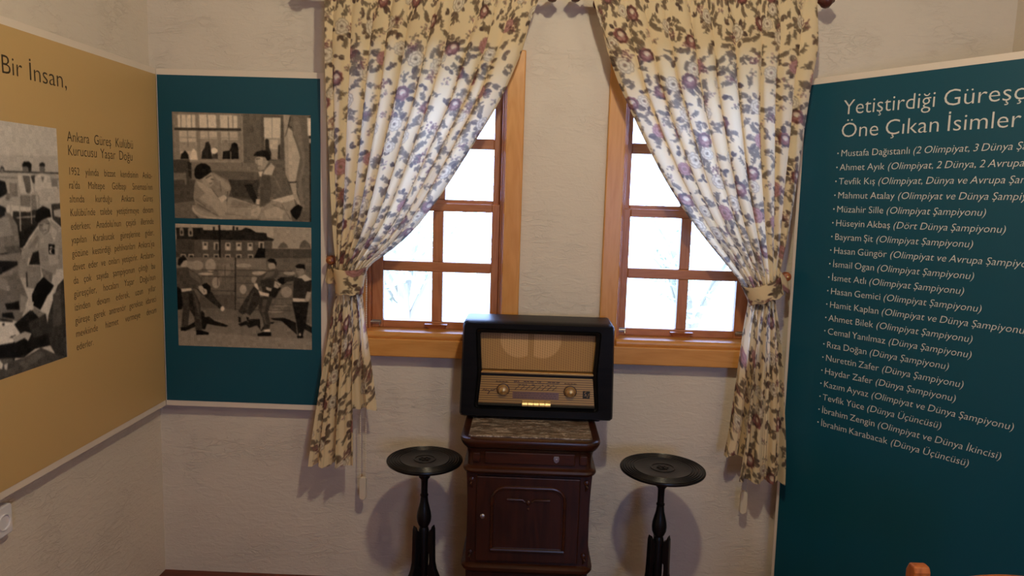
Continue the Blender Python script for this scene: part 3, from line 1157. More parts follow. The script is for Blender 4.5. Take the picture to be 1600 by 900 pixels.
sg.build('heading_text', M_inkd, t)
sg = Sign(O + N * .0018, R, U)
BODY = ["1952 yılında bizzat kendisinin Anka-", "ra'da Maltepe Gölbaşı Sineması'nın", "altında kurduğu Ankara Güreş",
        "Kulübü'nde talebe yetiştirmeye devam", "ederken; Anadolu'nun çeşitli illerinde", "yapılan Karakucak güreşlerine gider,",
        "gözüne kestirdiği pehlivanları Ankara'ya", "davet eder ve onları yetiştirir. Araların-", "da çok sayıda şampiyonun çıktığı bu",
        "güreşçiler, hocaları Yaşar Doğu'nun", "izinden devam ederek, uzun yıllar", "güreşe gerek antrenör gerekse idareci",
        "mevkiinde hizmet vermeye devam", "ederler."]
for i, ln in enumerate(BODY):
    ws = ln.split()
    y = 1.5735 - i * .0413 - Z0
    sg.line(ws, -.588 - Y0, y,   .0282, .0335, right=(-.103 - Y0) if len(ws) > 1 else None)
sg.build('body_text', M_inkd, t)

# the teal photo panel on the window wall (front face y = -0.05)
t, O, R, U, N = panel('exhibition_panel', 'narrow teal panel with two wrestling photographs left of the curtains',
                      (0.0505, -0.05, Z0), (1, 0, 0), Z0, Z1, 0.628, M_teal, (.004, .022, .022, .022))
photo(t, PHOTO_A, O, R, U, N, .107 - .0505, .621 - .0505, 1.431, 1.8205, base=42, lab='sepia photograph of two men on a gym floor by windows')
photo(t, PHOTO_B, O, R, U, N, .107 - .0505, .621 - .0505, .944, 1.4095, base=40, lab='sepia photograph of five men wrestling beside a stone wall')

# the big teal list panel standing across the right corner
A = Vector((2.406, -0.05, 0.0))
d = Vector((0.6146, -0.7888, 0))
t, O, R, U, N = panel('exhibition_panel', 'tall teal panel listing champion names at the right of the windows',
                      A, d, 0.0, 1.993, 1.08, M_teal, (.013, .02, .022, .022))
sg = Sign(O + N * .0018, R, U)
sg.line(['Yetiştirdiği'], .154, 1.857, .0655, .0715, fit=.298)
sg.line(['Güreşçilerden'], .474, 1.857, .0655, .0715, fit=.43)
sg.line(['Öne', 'Çıkan', 'İsimler'], .151, 1.780, .0655, .0715, fit=.54)
sg.build('heading_text', M_ink, t)
sg = Sign(O + N * .0018, R, U)
NAMES = ["Mustafa Dağıstanlı|(2 Olimpiyat, 3 Dünya Şampiyonu)", "Ahmet Ayık|(Olimpiyat, 2 Dünya, 2 Avrupa Şampiyonu)",
         "Tevfik Kış|(Olimpiyat, Dünya ve Avrupa Şampiyonu)", "Mahmut Atalay|(Olimpiyat ve Dünya Şampiyonu)",
         "Müzahir Sille|(Olimpiyat Şampiyonu)", "Hüseyin Akbaş|(Dört Dünya Şampiyonu)", "Bayram Şit|(Olimpiyat Şampiyonu)",
         "Hasan Güngör|(Olimpiyat ve Avrupa Şampiyonu)", "İsmail Ogan|(Olimpiyat Şampiyonu)", "İsmet Atlı|(Olimpiyat Şampiyonu)",
         "Hasan Gemici|(Olimpiyat Şampiyonu)", "Hamit Kaplan|(Olimpiyat ve Dünya Şampiyonu)", "Ahmet Bilek|(Olimpiyat Şampiyonu)",
         "Cemal Yanılmaz|(Dünya Şampiyonu)", "Rıza Doğan|(Dünya Şampiyonu)", "Nurettin Zafer|(Dünya Şampiyonu)",
         "Haydar Zafer|(Dünya Şampiyonu)", "Kazım Ayvaz|(Olimpiyat ve Dünya Şampiyonu)", "Tevfik Yüce|(Dünya Üçüncüsü)",
         "İbrahim Zengin|(Olimpiyat ve Dünya İkincisi)", "İbrahim Karabacak|(Dünya Üçüncüsü)"]
LSX, LSY = .0322, .0325
for i, ln in enumerate(NAMES):
    a, b = ln.split('|')
    y = 1.7155 - i * .04797
    k = len(sg.v)
    for q in range(8):
        an = q * PI / 4
        sg.v.append(sg.O + R * (.1475 + .0026 * math.cos(an)) + U * (y + .011 + .0026 * math.sin(an)))
    sg.f.append(tuple(range(k, k + 8)))
    x = .1575
    for wd in a.split():
        x += sg.word(wd, x, y, LSX, LSY) + .26 * LSX
    for wd in b.split():
        x += sg.word(wd, x, y, LSX, LSY, 0.21) + .26 * LSX
sg.build('list_text', M_ink, t)
t.rotation_mode = 'AXIS_ANGLE'
# the board leans very slightly in its own plane
t.rotation_axis_angle = (0.0115, N.x, N.y, 0)
t.location = Vector((A.x, A.y, 0)) + d * 0.023 + Vector((0, 0, 0.001))
# ------------------------------------------------------------------ flowered cloth
WF, HF = 1.7, 2.1           # cloth width and length in metres
PX = 620                      # raster dots per metre

def floral(seed):
    rg = random.Random(seed)
    w, h = int(WF * PX), int(HF * PX)
    ra = Raster(w, h, np.array((246, 226, 184)) / 255)
    c255 = lambda *a: np.array(a) / 255
    DK, DG, OL, OL2 = c255(72, 52, 47), c255(102, 84, 72), c255(144, 124, 98), c255(186, 166, 134)
    MA, MA2, MV, PK, CR = c255(112, 60, 58), c255(150, 94, 88), c255(184, 138, 128), c255(224, 192, 170), c255(248, 236, 212)
    m = PX / 1000.0            # dots per millimetre
    def leaf(x, y, L, a):
        cd, cl = rg.choice(((DK, OL), (DG, OL2), (DG, OL), (DK, DG)))
        ra.leaf(x, y, L * m, L * m * rg.uniform(.50, .66), a, cd, cl)
        ca, sa = math.cos(a) * L * m, math.sin(a) * L * m
        ra.line([(x - ca * .8, y - sa * .8), (x + ca * .9, y + sa * .9)], 1.1, cd * .9, .8)
        ra.ellipse(x - sa * .22, y + ca * .22, L * .42 * m, L * .14 * m, a, np.minimum(cl * 1.18, 1), .55)
    def sprig(x, y, L, a):
        pts = []
        bend = rg.uniform(-.9, .9)
        for k in range(9):
            f = k / 8
            aa = a + bend * f
            pts.append((x + math.cos(aa) * L * m * f, y + math.sin(aa) * L * m * f))
        ra.line(pts, 1.5, OL * .85, .8)
        for k in range(2, 9):
            px, py = pts[k]
            for sgn in (-1, 1):
                if rg.random() < .8:
                    a2 = a + bend * k / 8 + sgn * .9
                    ra.leaf(px + math.cos(a2) * 5 * m, py + math.sin(a2) * 5 * m, 6.5 * m, 3.0 * m, a2, OL * .8, OL2)
    def dots(x, y, r, n, cols):
        for _ in range(n):
            a, q = rg.uniform(0, 6.28), rg.uniform(0, r)
            c = rg.choice(cols)
            ra.ellipse(x + math.cos(a) * q * m, y + math.sin(a) * q * m, rg.uniform(2.2, 4.5) * m, rg.uniform(2, 3.6) * m, a, c * .75, .8)
            ra.ellipse(x + math.cos(a) * q * m + .8, y + math.sin(a) * q * m - .8, rg.uniform(1.4, 2.8) * m, 1.8 * m, a, c, .8)
    def red_rose(x, y, r):
        a0 = rg.uniform(0, 6.28)
        for k in range(8):
            a = a0 + k * .785
            ra.ellipse(x + math.cos(a) * r * .62 * m, y + math.sin(a) * r * .62 * m, r * .42 * m, r * .34 * m, a + .8, rg.choice((MA, MA * .8, MA2, DK)))
        ra.ellipse(x, y, r * .78 * m, r * .72 * m, 0, MA)
        for k in range(5):
            a = a0 + .4 + k * 1.25
            ra.ellipse(x + math.cos(a) * r * .5 * m, y + math.sin(a) * r * .5 * m, r * .3 * m, r * .16 * m, a + 1.5, rg.choice((MA2, MV, MA2)))
        ra.ellipse(x + .08 * r * m, y - .22 * r * m, r * .52 * m, r * .44 * m, .4, DK, .9)
        ra.ellipse(x + .10 * r * m, y - .18 * r * m, r * .44 * m, r * .37 * m, .4, PK)
        ra.ellipse(x + .14 * r * m, y - .10 * r * m, r * .28 * m, r * .2 * m, .2, CR * .95)
        for k in range(3):
            a = .5 + k * .8
            ra.ellipse(x + math.cos(a) * r * .34 * m, y + math.sin(a) * r * .3 * m, r * .26 * m, r * .12 * m, a + 1.5, rg.choice((MA2, MV)), .8)
        dots(x - r * .9 * m, y + r * .5 * m, r * .5, 8, (MA2, MV, OL))
    def pale_rose(x, y, r, tint, edge):
        a0 = rg.uniform(0, 6.28)
        for ring, n in ((.72, 9), (.42, 6)):
            for k in range(n):
                a = a0 + ring + k * 6.283 / n
                px, py = x + math.cos(a) * r * ring * m, y + math.sin(a) * r * ring * m
                ra.ellipse(px, py, r * .33 * m, r * .28 * m, a + 1.57, edge, .9)
                ra.ellipse(px - .06 * r * math.cos(a) * m, py - .06 * r * math.sin(a) * m, r * .29 * m, r * .24 * m, a + 1.57, tint * rg.uniform(.94, 1.0))
        ra.ellipse(x, y, r * .26 * m, r * .24 * m, 0, edge)
        ra.ellipse(x, y, r * .19 * m, r * .17 * m, 0, tint * .9)
        dots(x, y, r * .12, 4, (OL, MV))
    # poisson-ish layout of bouquets
    pts = []
    for _ in range(9000):
        p = (rg.uniform(0, WF * 1000), rg.uniform(0, HF * 1000))
        if all((p[0] - q[0]) ** 2 + (p[1] - q[1]) ** 2 > 106 ** 2 for q in pts):
            pts.append(p)
    small = []
    for _ in range(16000):
        p = (rg.uniform(0, WF * 1000), rg.uniform(0, HF * 1000))
        if all((p[0] - q[0]) ** 2 + (p[1] - q[1]) ** 2 > 53 ** 2 for q in pts) and all((p[0] - q[0]) ** 2 + (p[1] - q[1]) ** 2 > 40 ** 2 for q in small):
            small.append(p)
    for x, y in small:
        X, Y = x * m, y * m
        k = rg.random()
        if k < .5:
            sprig(X, Y, rg.uniform(24, 42), rg.uniform(0, 6.28))
            if rg.random() < .5:
                sprig(X, Y, rg.uniform(24, 40), rg.uniform(0, 6.28))
        elif k < .75:
            dots(X, Y, 17, 14, (MV, OL2, PK * .9, OL))
        else:
            for _ in range(3):
                a = rg.uniform(0, 6.28)
                leaf(X + math.cos(a) * 11 * m, Y + math.sin(a) * 11 * m, rg.uniform(9, 13), a)
    for i, (x, y) in enumerate(pts):
        X, Y = x * m, y * m
        kind = rg.choice('rrppmpr')
        R_ = rg.uniform(24, 31)
        n = rg.randint(4, 6)
        a0 = rg.uniform(0, 6.28)
        for k in range(n):
            a = a0 + k * rg.uniform(.45, .75)
            q = R_ + rg.uniform(2, 14)
            leaf(X + math.cos(a) * q * m, Y + math.sin(a) * q * m, rg.uniform(11, 17), a + rg.uniform(-.5, .5))
        for k in range(3):
            a = rg.uniform(0, 6.28)
            sprig(X + math.cos(a) * R_ * m, Y + math.sin(a) * R_ * m, rg.uniform(30, 46), a)
        if kind == 'r':
            red_rose(X, Y, R_)
            a = rg.uniform(0, 6.28)
            if rg.random() < .7:
                pale_rose(X + math.cos(a) * 48 * m, Y + math.sin(a) * 48 * m, 24, CR, OL2 * .92)
        elif kind == 'p':
            pale_rose(X, Y, R_ + 2, CR, OL2 * .9)
            a = rg.uniform(0, 6.28)
            dots(X + math.cos(a) * 40 * m, Y + math.sin(a) * 40 * m, 22, 26, (MA2, MV, MA))
        else:
            pale_rose(X, Y, R_, c255(198, 150, 146), MA2)
            dots(X + 30 * m, Y + 8 * m, 16, 14, (MA, MA2))
    ra.blur(1)
    return to_lin(ra.a)
M_cloth = vcol_mat('flowered_cotton', 0.85, translucent=0.40, spec=0.15)

def sample(ra, u, v):
    h, w, _ = ra.shape
    return ra[np.clip((v * h).astype(int), 0, h - 1), np.clip((u * w).astype(int), 0, w - 1)]

def curtain(name, label, Lu, Ru, Ll, Rl, hemz, folds, seed, vt, yc, split, short_left, group):
    """Lu,Ru: upper outer strands (x,z) from rod to tie; Ll,Rl: strands from tie to hem; split: hem step"""
    rs = np.random.RandomState(seed)
    nu, nv = 520, 660
    u = np.linspace(0, 1, nu)
    v = np.linspace(0, 1, nv)
    ku = int(nv * vt)
    P = np.zeros((nv, nu, 2))
    tu = np.linspace(0, 1, ku)
    a, b = poly_arc(smooth_poly(Lu), tu), poly_arc(smooth_poly(Ru), tu)
    w = u[None, :, None]
    P[:ku] = a[:, None] * (1 - w) + b[:, None] * w
    # shared top edge
    P[:ku, :, 1] += ((1 - tu) ** 6)[:, None] * (2.262 - P[0, :, 1])[None]
    tl = np.linspace(0, 1, nv - ku)
    a, b = poly_arc(smooth_poly(Ll), tl), poly_arc(smooth_poly(Rl), tl)
    # hem step: a long fall and a short tail
    s0, s1 = split
    k = np.clip((u - s0) / (s1 - s0), 0, 1)
    k = k * k * (3 - 2 * k)
    (xl0, xl1), (xr0, xr1) = hemz['x']
    zl, zr = hemz['z']
    hx = np.where(u < (s0 + s1) / 2, xl0 + (xl1 - xl0) * np.clip(u / s0, 0, 1), xr0 + (xr1 - xr0) * np.clip((u - s1) / (1 - s1), 0, 1))
    mid = (u >= s0) & (u <= s1)
    hx = np.where(mid, xl1 + (xr0 - xl1) * (u - s0) / (s1 - s0), hx)
    hz = zl * (1 - k) + zr * k
    f = tl[:, None]
    top = P[ku - 1]
    base = a[:, None] * (1 - w) + b[:, None] * w
    end = np.stack([hx, hz], -1)
    lin = base[0][None]
    # follow the side strands but land on the hem line
    cor = end - base[-1]
    g = f ** 1.3
    P[ku:] = base + cor[None] * g[..., None] + (top - base[0])[None] * ((1 - f) ** 3)[..., None]
    # folds in depth
    U, V = np.meshgrid(u, v)
    warp = sum(rs.uniform(.004, .011) * np.sin(2 * PI * (q * U + rs.uniform(0, 1)) + rs.uniform(-1.2, 1.2) * V) for q in (1, 2, 3, 4))
    ph = 2 * PI * folds * (U + warp) + rs.uniform(0, 6)
    wave = np.sin(ph) + .32 * np.sin(2 * ph + 1.1 + 2 * V) + .14 * np.sin(3 * ph + 4 * V)
    lowf = np.clip((V - vt + .03) / .12, 0, 1)
    lowf = lowf * lowf * (3 - 2 * lowf)
    ph2 = 2 * PI * 4.2 * (U + 2.2 * warp) + rs.uniform(0, 6)
    wave2 = 1.25 * np.sin(ph2) + .30 * np.sin(2 * ph2 + .6 + 3 * V) + .12 * np.sin(5 * ph2)
    wave = wave * (1 - lowf) + wave2 * lowf
    amp_u = .75 + .35 * np.sin(2 * PI * (1.7 * u + rs.rand())) * np.sin(2 * PI * (3.1 * u + rs.rand()))
    av = np.interp(v, [0, .02, .12, vt - .1, vt, vt + .05, .85, 1], [.006, .009, .022, .028, .021, .020, .027, .031])
    wid = np.abs(P[:, -1, 0] - P[:, 0, 0])[:, None]
    Y = yc + av[:, None] * amp_u[None] * wave * .72
    # the gathered bundle is round at the tie
    rd = np.exp(-((v - vt) / .10) ** 2)[:, None]
    Y += rd * (.030 * (1 - np.abs(2 * u - 1)[None] ** 2) * -1 + .012)
    Y += .0022 * np.sin(9 * V + 5 * U * 2 * PI) + .0018 * np.sin(23 * V + 3 * U * 2 * PI + 1)
    kk = (1 - k) if short_left else k
    Y += (f_full := np.clip((v - vt) / (1 - vt), 0, 1)[:, None]) * kk[None] * .034 - .006 * f_full
    # folds also lean sideways a little so their edges roll
    X = P[..., 0] + np.clip(wid / folds, 0, .09) * (.36 * (1 - lowf) + .12 * lowf) * np.clip(V / .1, .2, 1) * np.cos(ph + .35 * np.sin(ph))
    Z = P[..., 1] + (V > .985) * .004 * np.sin(ph * .5 + 1)
    # crimped heading
    hd = np.clip(1 - V / .022, 0, 1)
    Y += hd * .004 * np.sin(2 * PI * 46 * U)
    ra = floral(seed)
    # the print follows the cloth: arc length across the folds and along the strands
    du = np.hypot(np.diff(X, axis=1), np.diff(Y, axis=1))
    su = np.concatenate([np.zeros((nv, 1)), np.cumsum(du, 1)], 1)
    tot = su[:, -1].copy()
    k0 = int(nv * .16)
    tot[:k0] = tot[k0:k0 + 12].mean()
    k1 = int(nv * (vt + .03))
    tot[k1:] = tot[k1:].mean()
    pad = np.pad(tot, 70, 'edge')
    tot = np.convolve(pad, np.hanning(141) / np.hanning(141).sum(), 'valid')
    su = (su / su[:, -1:] - .5) * tot[:, None]
    dv = np.hypot(np.diff(P[..., 0], axis=0), np.diff(P[..., 1], axis=0))
    sv = np.concatenate([np.zeros((1, nu)), np.cumsum(dv, 0)], 0)
    col = sample(ra, np.clip(.5 + su / WF, .001, .999), np.clip(sv / HF, 0, .999))
    # hem stitch line
    XYZ = np.stack([X, Y, Z], -1)
    root = thing(name, label, 'curtain', (float(XYZ[0, nu // 2, 0]), yc, 2.25), 0, group)
    L = np.array(root.location)
    me = grid_mesh('drape', XYZ - L, col)
    o = link('drape', me, M_cloth, root)
    return root, ra

cl, ra_l = curtain('curtain', 'flowered cream curtain tied back to the left, over the left window',
    [(0.701, 2.262), (0.703, 2.075), (0.705, 1.956), (0.711, 1.813), (0.72, 1.635), (0.729, 1.453), (0.737, 1.315), (0.749, 1.215)],
    [(1.452, 2.262), (1.445, 2.221), (1.424, 2.146), (1.395, 2.06), (1.358, 1.966), (1.312, 1.862), (1.234, 1.734), (1.148, 1.591), (1.079, 1.487), (1.006, 1.398), (0.926, 1.33), (0.857, 1.283), (0.829, 1.215)],
    [(0.749, 1.215), (0.735, 1.151), (0.709, 0.984), (0.682, 0.838), (0.66, 0.691), (0.638, 0.528)],
    [(0.829, 1.215), (0.834, 1.17), (0.848, 1.084), (0.865, 0.941), (0.88, 0.833), (0.89, 0.748)],
    dict(x=((.638, .806), (.79, .89)), z=(.527, .742)), 10.5, 11, .585, -.15, (.64, .70), False, 'flowered window curtains')
cr, ra_r = curtain('curtain', 'flowered cream curtain tied back to the right, over the right window',
    [(1.618, 2.262), (1.627, 2.225), (1.646, 2.14), (1.679, 2.056), (1.722, 1.949), (1.778, 1.842), (1.84, 1.729), (1.909, 1.613), (1.988, 1.503), (2.073, 1.403), (2.158, 1.314), (2.205, 1.262), (2.235, 1.205)],
    [(2.388, 2.262), (2.389, 2.137), (2.383, 2.052), (2.375, 1.987), (2.368, 1.857), (2.363, 1.726), (2.356, 1.592), (2.348, 1.457), (2.338, 1.343), (2.326, 1.22)],
    [(2.235, 1.205), (2.226, 1.13), (2.217, 0.989), (2.211, 0.845), (2.203, 0.724), (2.189, 0.62)],
    [(2.326, 1.22), (2.341, 1.13), (2.364, 0.994), (2.384, 0.803), (2.398, 0.658), (2.402, 0.535)],
    dict(x=((2.190, 2.258), (2.236, 2.402)), z=(.612, .528)), 10.0, 23, .585, -.15, (.27, .34), True, 'flowered window curtains')

# ------------------------------------------------------------------ tiebacks, pegs, rods
def tieback(label, c, tilt, rx, ry, hgt, flare, ra, peg, side, uv0):
    """a flowered band around the gathered curtain, with a strap that loops over the peg"""
    t = thing('curtain_tieback', label, 'tieback', c, 0, 'flowered tiebacks')
    nu, nv = 120, 40
    th = np.linspace(0, 2 * PI, nu)
    q = np.linspace(0, 1, nv)
    T, Q = np.meshgrid(th, q)
    fl = 1 + flare * (1 - Q) ** 1.5
    X = rx * fl * np.cos(T)
    Y = ry * (1 + flare * .25 * (1 - Q)) * np.sin(T)
    Z = hgt * (.5 - Q) + .012 * np.sin(T) * (1 - Q) + .0025 * np.sin(7 * T) * Q
    ct, st = math.cos(tilt), math.sin(tilt)
    V = np.stack([X * ct - Z * st, Y, X * st + Z * ct], -1)
    uu = uv0[0] + T / (2 * PI) * .17
    vv = uv0[1] + Q * hgt / HF
    me = grid_mesh('band', V, sample(ra, uu, vv))
    o = link('band', me, M_cloth, t)
    sm = o.modifiers.new('thickness', 'SOLIDIFY')
    sm.thickness = .003
    # strap from the band side to the peg
    e = Vector(peg) - Vector(c)
    sx = side * rx * (1 + flare * .5)
    a0 = Vector((sx * ct, 0.0, sx * st + .016))
    n = 26
    rows = []
    for j in range(n):
        f = j / (n - 1)
        lo = a0.lerp(e + Vector((side * .010, 0.0, -.006)), f) + Vector((side * .018 * math.sin(PI * f), -.010 * math.sin(PI * f), -.030 * math.sin(PI * f)))
        hw = .030 * (1 - f) + .016 * f
        rows.append([lo + Vector((0, .012 * (1 - 2 * g), hw * (1 - 2 * g))) for g in np.linspace(0, 1, 14)])
    me = grid_mesh('strap', np.array([[tuple(p) for p in r] for r in rows]), sample(ra, uv0[0] + .3 + np.linspace(0, .04, n)[:, None] * np.ones((n, 14)), uv0[1] + np.ones((n, 14)) * np.linspace(0, .03, 14)[None]))
    o = link('strap', me, M_cloth, t)
    sm = o.modifiers.new('thickness', 'SOLIDIFY')
    sm.thickness = .002
    return t

def peg(label, x, z):
    t = thing('holdback_peg', label, 'curtain peg', (x, 0, z), 0, 'wooden holdback pegs')
    MB().lathe([(.016, 0), (.017, -.006), (.009, -.012), (.007, -.03), (.0075, -.07), (.010, -.086)], 20, axis='Y').build('stem', M_peg, t, smooth=True)
    h = MB().lathe([(.010, -.084), (.016, -.089), (.0175, -.097), (.0175, -.108), (.014, -.117), (.006, -.121)], 24, axis='Y').build('knob', M_peg, t, smooth=True)
    MB().lathe([(.0045, -.1205), (.0045, -.1225), (.002, -.1235)], 12, axis='Y').build('screw', M_brass, h, smooth=True)
    return t
peg('brown wooden peg on the wall holding the left tieback', .709, 1.295)
peg('brown wooden peg by the tall teal panel holding the right tieback', 2.376, 1.287)
tieback('flowered tieback gathering the left curtain', (.790, -.152, 1.232), 0.0, .046, .054, .100, .34, ra_l, (.709, -.062, 1.300), -1, (.1, .30))
tieback('flowered tieback gathering the right curtain', (2.281, -.152, 1.243), .36, .060, .050, .074, .12, ra_r, (2.376, -.062, 1.292), 1, (.5, .62))

def rod(label, x0, x1, z):
    t = thing('curtain_rod', label, 'curtain rod', ((x0 + x1) / 2, -.118, z), 0, 'wooden curtain rods')
    h = (x1 - x0) / 2
    MB().lathe([(.0115, -h), (.0115, h)], 18, axis='X').build('pole', M_rod, t, smooth=True)
    for s in (-1, 1):
        pr = [(.0125, 0), (.0165, .004), (.0165, .010), (.010, .014), (.0145, .020), (.0245, .031), (.0275, .042), (.0245, .053), (.014, .061), (.0095, .065), (.006, .070)]
        MB().lathe([(r, s * (h + q)) for r, q in pr], 22, axis='X').build('finial', M_rod, t, smooth=True)
        b = MB()
        b.tube([(s * (h - .05), .118, 0), (s * (h - .05), .03, 0), (s * (h - .05), .0, -.006)], .007, 8)
        b.lathe([(.022, .118), (.022, .110), (.012, .106)], 18, (s * (h - .05), 0, 0), 'Y')
        b.build('bracket', M_rod, t, smooth=True)
rod('dark wooden rod carrying the left curtain', .668, 1.448, 2.249)
rod('dark wooden rod carrying the right curtain', 1.612, 2.392, 2.251)

# roller blinds: only the bead chains and their weights show below the curtains
def blind(label, x0, x1, xc, ztop, zw):
    t = thing('roller_blind', label, 'roller blind', ((x0 + x1) / 2, -.066, ztop), 0, 'rolled up window blinds')
    h = (x1 - x0) / 2
    MB().lathe([(.021, -h), (.021, h)], 24, axis='X').build('rolled_fabric', M_cord, t, smooth=True)
    for s in (-1, 1):
        MB().box(s * h - .004, s * h + .004, -.022, .043, -.024, .026).build('bracket', M_plastic, t, .002)
    cx = xc - (x0 + x1) / 2
    for dx in (-.0105, .0105):
        b = MB()
        b.tube([(cx + dx, -.002, .0), (cx + dx, -.002, zw + .06 - ztop)], .0013, 6)
        z = -.02
        while z > zw + .07 - ztop:
            b.sphere((cx + dx, -.002, z), .0026, 6)
            z -= .0088
        b.build('bead_chain', M_cord, t, smooth=True)
    b = MB()
    b.prism(rrect(-.0135, .0135, -.046, .046, .0130, 6), lambda u, v, q: (cx + u, q, zw + .044 - ztop + v), -.010, .006)
    b.build('chain_weight', M_cord, t, .003)
blind('left window blind rolled up behind the curtain with its bead chain', .80, 1.35, .822, 2.035, .362)
blind('right window blind rolled up behind the curtain with its bead chain', 1.765, 2.315, 2.292, 2.035, .364)
# ------------------------------------------------------------------ the bedside cabinet under the radio
def moulding(b, x0, x1, y0, y1, prof):
    """stacked rectangular rings: prof = (out, z)"""
    loops = []
    for o, z in prof:
        r = max(.004, .022 + o)
        pts = []
        for cx, cy, a0 in ((x1 + o - r, y1 - .0 - r * 0, 0), (x0 - o + r, y1, 90)):
            pass
        X0, X1, Yf = x0 - o, x1 + o, y0 - o
        lp = [(X1, y1, z)]
        lp += [(X0, y1, z)]
        n = 5
        for k in range(n + 1):
            a = PI + (PI / 2) * k / n
            lp.append((X0 + r + r * math.cos(a), Yf + r + r * math.sin(a), z))
        for k in range(n + 1):
            a = 1.5 * PI + (PI / 2) * k / n
            lp.append((X1 - r + r * math.cos(a), Yf + r + r * math.sin(a), z))
        loops.append(lp)
    return b.ring(loops, True, True)

cab = thing('bedside_cabinet', 'dark carved wooden cabinet with a marble top carrying the radio', 'cabinet', (1.462, 0, 0))
HX = .203                      # half width of the body
YB, YF = -.035, -.420
# body with softly waisted sides
b = MB()
sides = [(.212, .055), (.208, .11), (.206, .20), (.207, .28), (.2095, .33), (.207, .38), (.2055, .46), (.206, .54), (.209, .60), (.211, .632)]
poly = [(x, z) for x, z in smooth_poly(sides, 2)] 
poly = [tuple(p) for p in poly] + [(-p[0], p[1]) for p in reversed([tuple(q) for q in poly])]
b.prism(poly, lambda u, v, q: (u, q, v), YB, YF)
b.build('body', M_mahogv, cab, .006)
# plinth and base moulding
b = MB()
moulding(b, -.208, .208, -.424, YB, [(.014, .0), (.014, .05), (.018, .058)])
b.build('plinth', M_mahog, cab, .003)
b = MB()
moulding(b, -.205, .205, YF, YB, [(.000, .272), (.004, .276), (.014, .284), (.019, .292), (.019, .300), (.012, .305), (.004, .309), (.0, .309)])
b.build('base_moulding', M_mahog, cab, smooth=True)
# drawer case: lower torus, hollow frieze, overhanging cornice
b = MB()
moulding(b, -.205, .205, YF, YB, [(.000, .624), (.006, .626), (.0165, .632), (.0195, .639), (.0165, .646), (.008, .650), (.004, .652)])
b.build('drawer_moulding', M_mahog, cab, smooth=True)
b = MB()
moulding(b, -.205, .205, YF, YB, [(.004, .650), (.0025, .668), (.0035, .690), (.007, .706), (.012, .714), (.018, .718)])
b.build('frieze', M_mahog, cab, smooth=True)
b = MB()
moulding(b, -.205, .205, YF, YB, [(.010, .716), (.019, .720), (.024, .727), (.0285, .736), (.0300, .743), (.0275, .749), (.021, .7515), (.012, .752)])
b.build('cornice', M_mahog, cab, smooth=True)
# marble slab let into the top
def marble():
    q = NT('grey_brown_marble')
    tc = q.n('TexCoord')
    mp = q.n('Mapping')
    mp.inputs['Scale'].default_value = (1, 2.6, 1)
    q.l(tc.outputs['Object'], mp.inputs['Vector'])
    n1 = q.n('TexNoise', i_Scale=22.0, i_Detail=9.0, i_Roughness=.72, i_Distortion=.8)
    n2 = q.n('TexNoise', i_Scale=140.0, i_Detail=3.0)
    q.l(mp.outputs['Vector'], n1.inputs['Vector'])
    q.l(mp.outputs['Vector'], n2.inputs['Vector'])
    ad = q.n('Math', operation='MULTIPLY_ADD')
    ad.inputs[1].default_value = .45
    q.l(n2.outputs['Fac'], ad.inputs[0])
    q.l(n1.outputs['Fac'], ad.inputs[2])
    rp = q.n('ValToRGB')
    e = rp.color_ramp.elements
    e[0].position, e[0].color = .52, S(58, 46, 38)
    e[1].position, e[1].color = .92, S(206, 192, 180)
    k = e.new(.72)
    k.color = S(104, 88, 76)
    q.l(ad.outputs[0], rp.inputs[0])
    q.l(rp.outputs[0], q.p.inputs['Base Color'])
    q.p.inputs['Roughness'].default_value = .3
    return q.m
b = MB()
b.prism(rrect(-.207, .207, -.420, -.045, .012), lambda u, v, q: (u, v, q), .749, .7565)
b.build('marble_top', marble(), cab, .0025)
# drawer front with its escutcheon
b = MB()
b.box(-.150, .150, YF - .010, YF + .02, .664, .704)
dr = b.build('drawer', M_mahog, cab, .003)
b = MB()
b.prism([(0, -.012), (.008, -.006), (.010, .004), (.008, .011), (-.008, .011), (-.010, .004), (-.008, -.006)], lambda u, v, q: (.088 + u, q, .685 + v), YF - .0135, YF - .009)
b.lathe([(.003, YF - .018), (.003, YF - .012)], 10, (.088, 0, .686), 'Y')
b.build('keyhole_plate', M_steel, dr, .001)
for s in (-1, 1):
    b = MB()
    b.prism(rrect(-.013, .013, -.016, .016, .006), lambda u, v, q: (s * .178 + u, q, .683 + v), YF - .010, YF)
    b.build('corner_block', M_mahog, cab, .003)
# door: frame, arched bead, sunk field with a stepped head and a raised sill
b = MB()
b.box(-.176, .172, YF - .008, YF + .01, .318, .618)
door = b.build('door', M_mahogv, cab, .004)
def arch(x, z0, z1, r):
    pts = [(-x, z0)]
    for k in range(9):
        a = PI - PI / 2 * k / 8
        pts.append((-x + r + r * math.cos(a), z1 - r + r * math.sin(a)))
    for k in range(9):
        a = PI / 2 - PI / 2 * k / 8
        pts.append((x - r + r * math.cos(a), z1 - r + r * math.sin(a)))
    pts.append((x, z0))
    return pts
b = MB()
outer = arch(.122, .362, .582, .045)
b.tube([(x, YF - .009, z) for x, z in outer] , .0055, 8)
b.tube([(-.124, YF - .010, .362), (.124, YF - .010, .362)], .0065, 8)
b.build('door_bead', M_mahog, door, smooth=True)
b = MB()
inn, fld = arch(.112, .368, .572, .038), arch(.082, .392, .548, .008)
f3 = lambda P_, y: [(x, y, z) for x, z in P_]
b.ring([f3(inn, YF - .0085), f3(fld, YF - .0015)], True, False)
b.bm.faces.new([b.bm.verts.new(p) for p in f3(fld, YF - .0086)])
b.build('door_field', M_mahogv, door)
b = MB()
for s in (-1, 1):
    b.tube([(s * .072, YF - .011, .541), (s * .020, YF - .011, .541), (s * .012, YF - .012, .534)], .0042, 8)
b.sphere((0, YF - .011, .531), .0075, 10, (1, .6, 1.2))
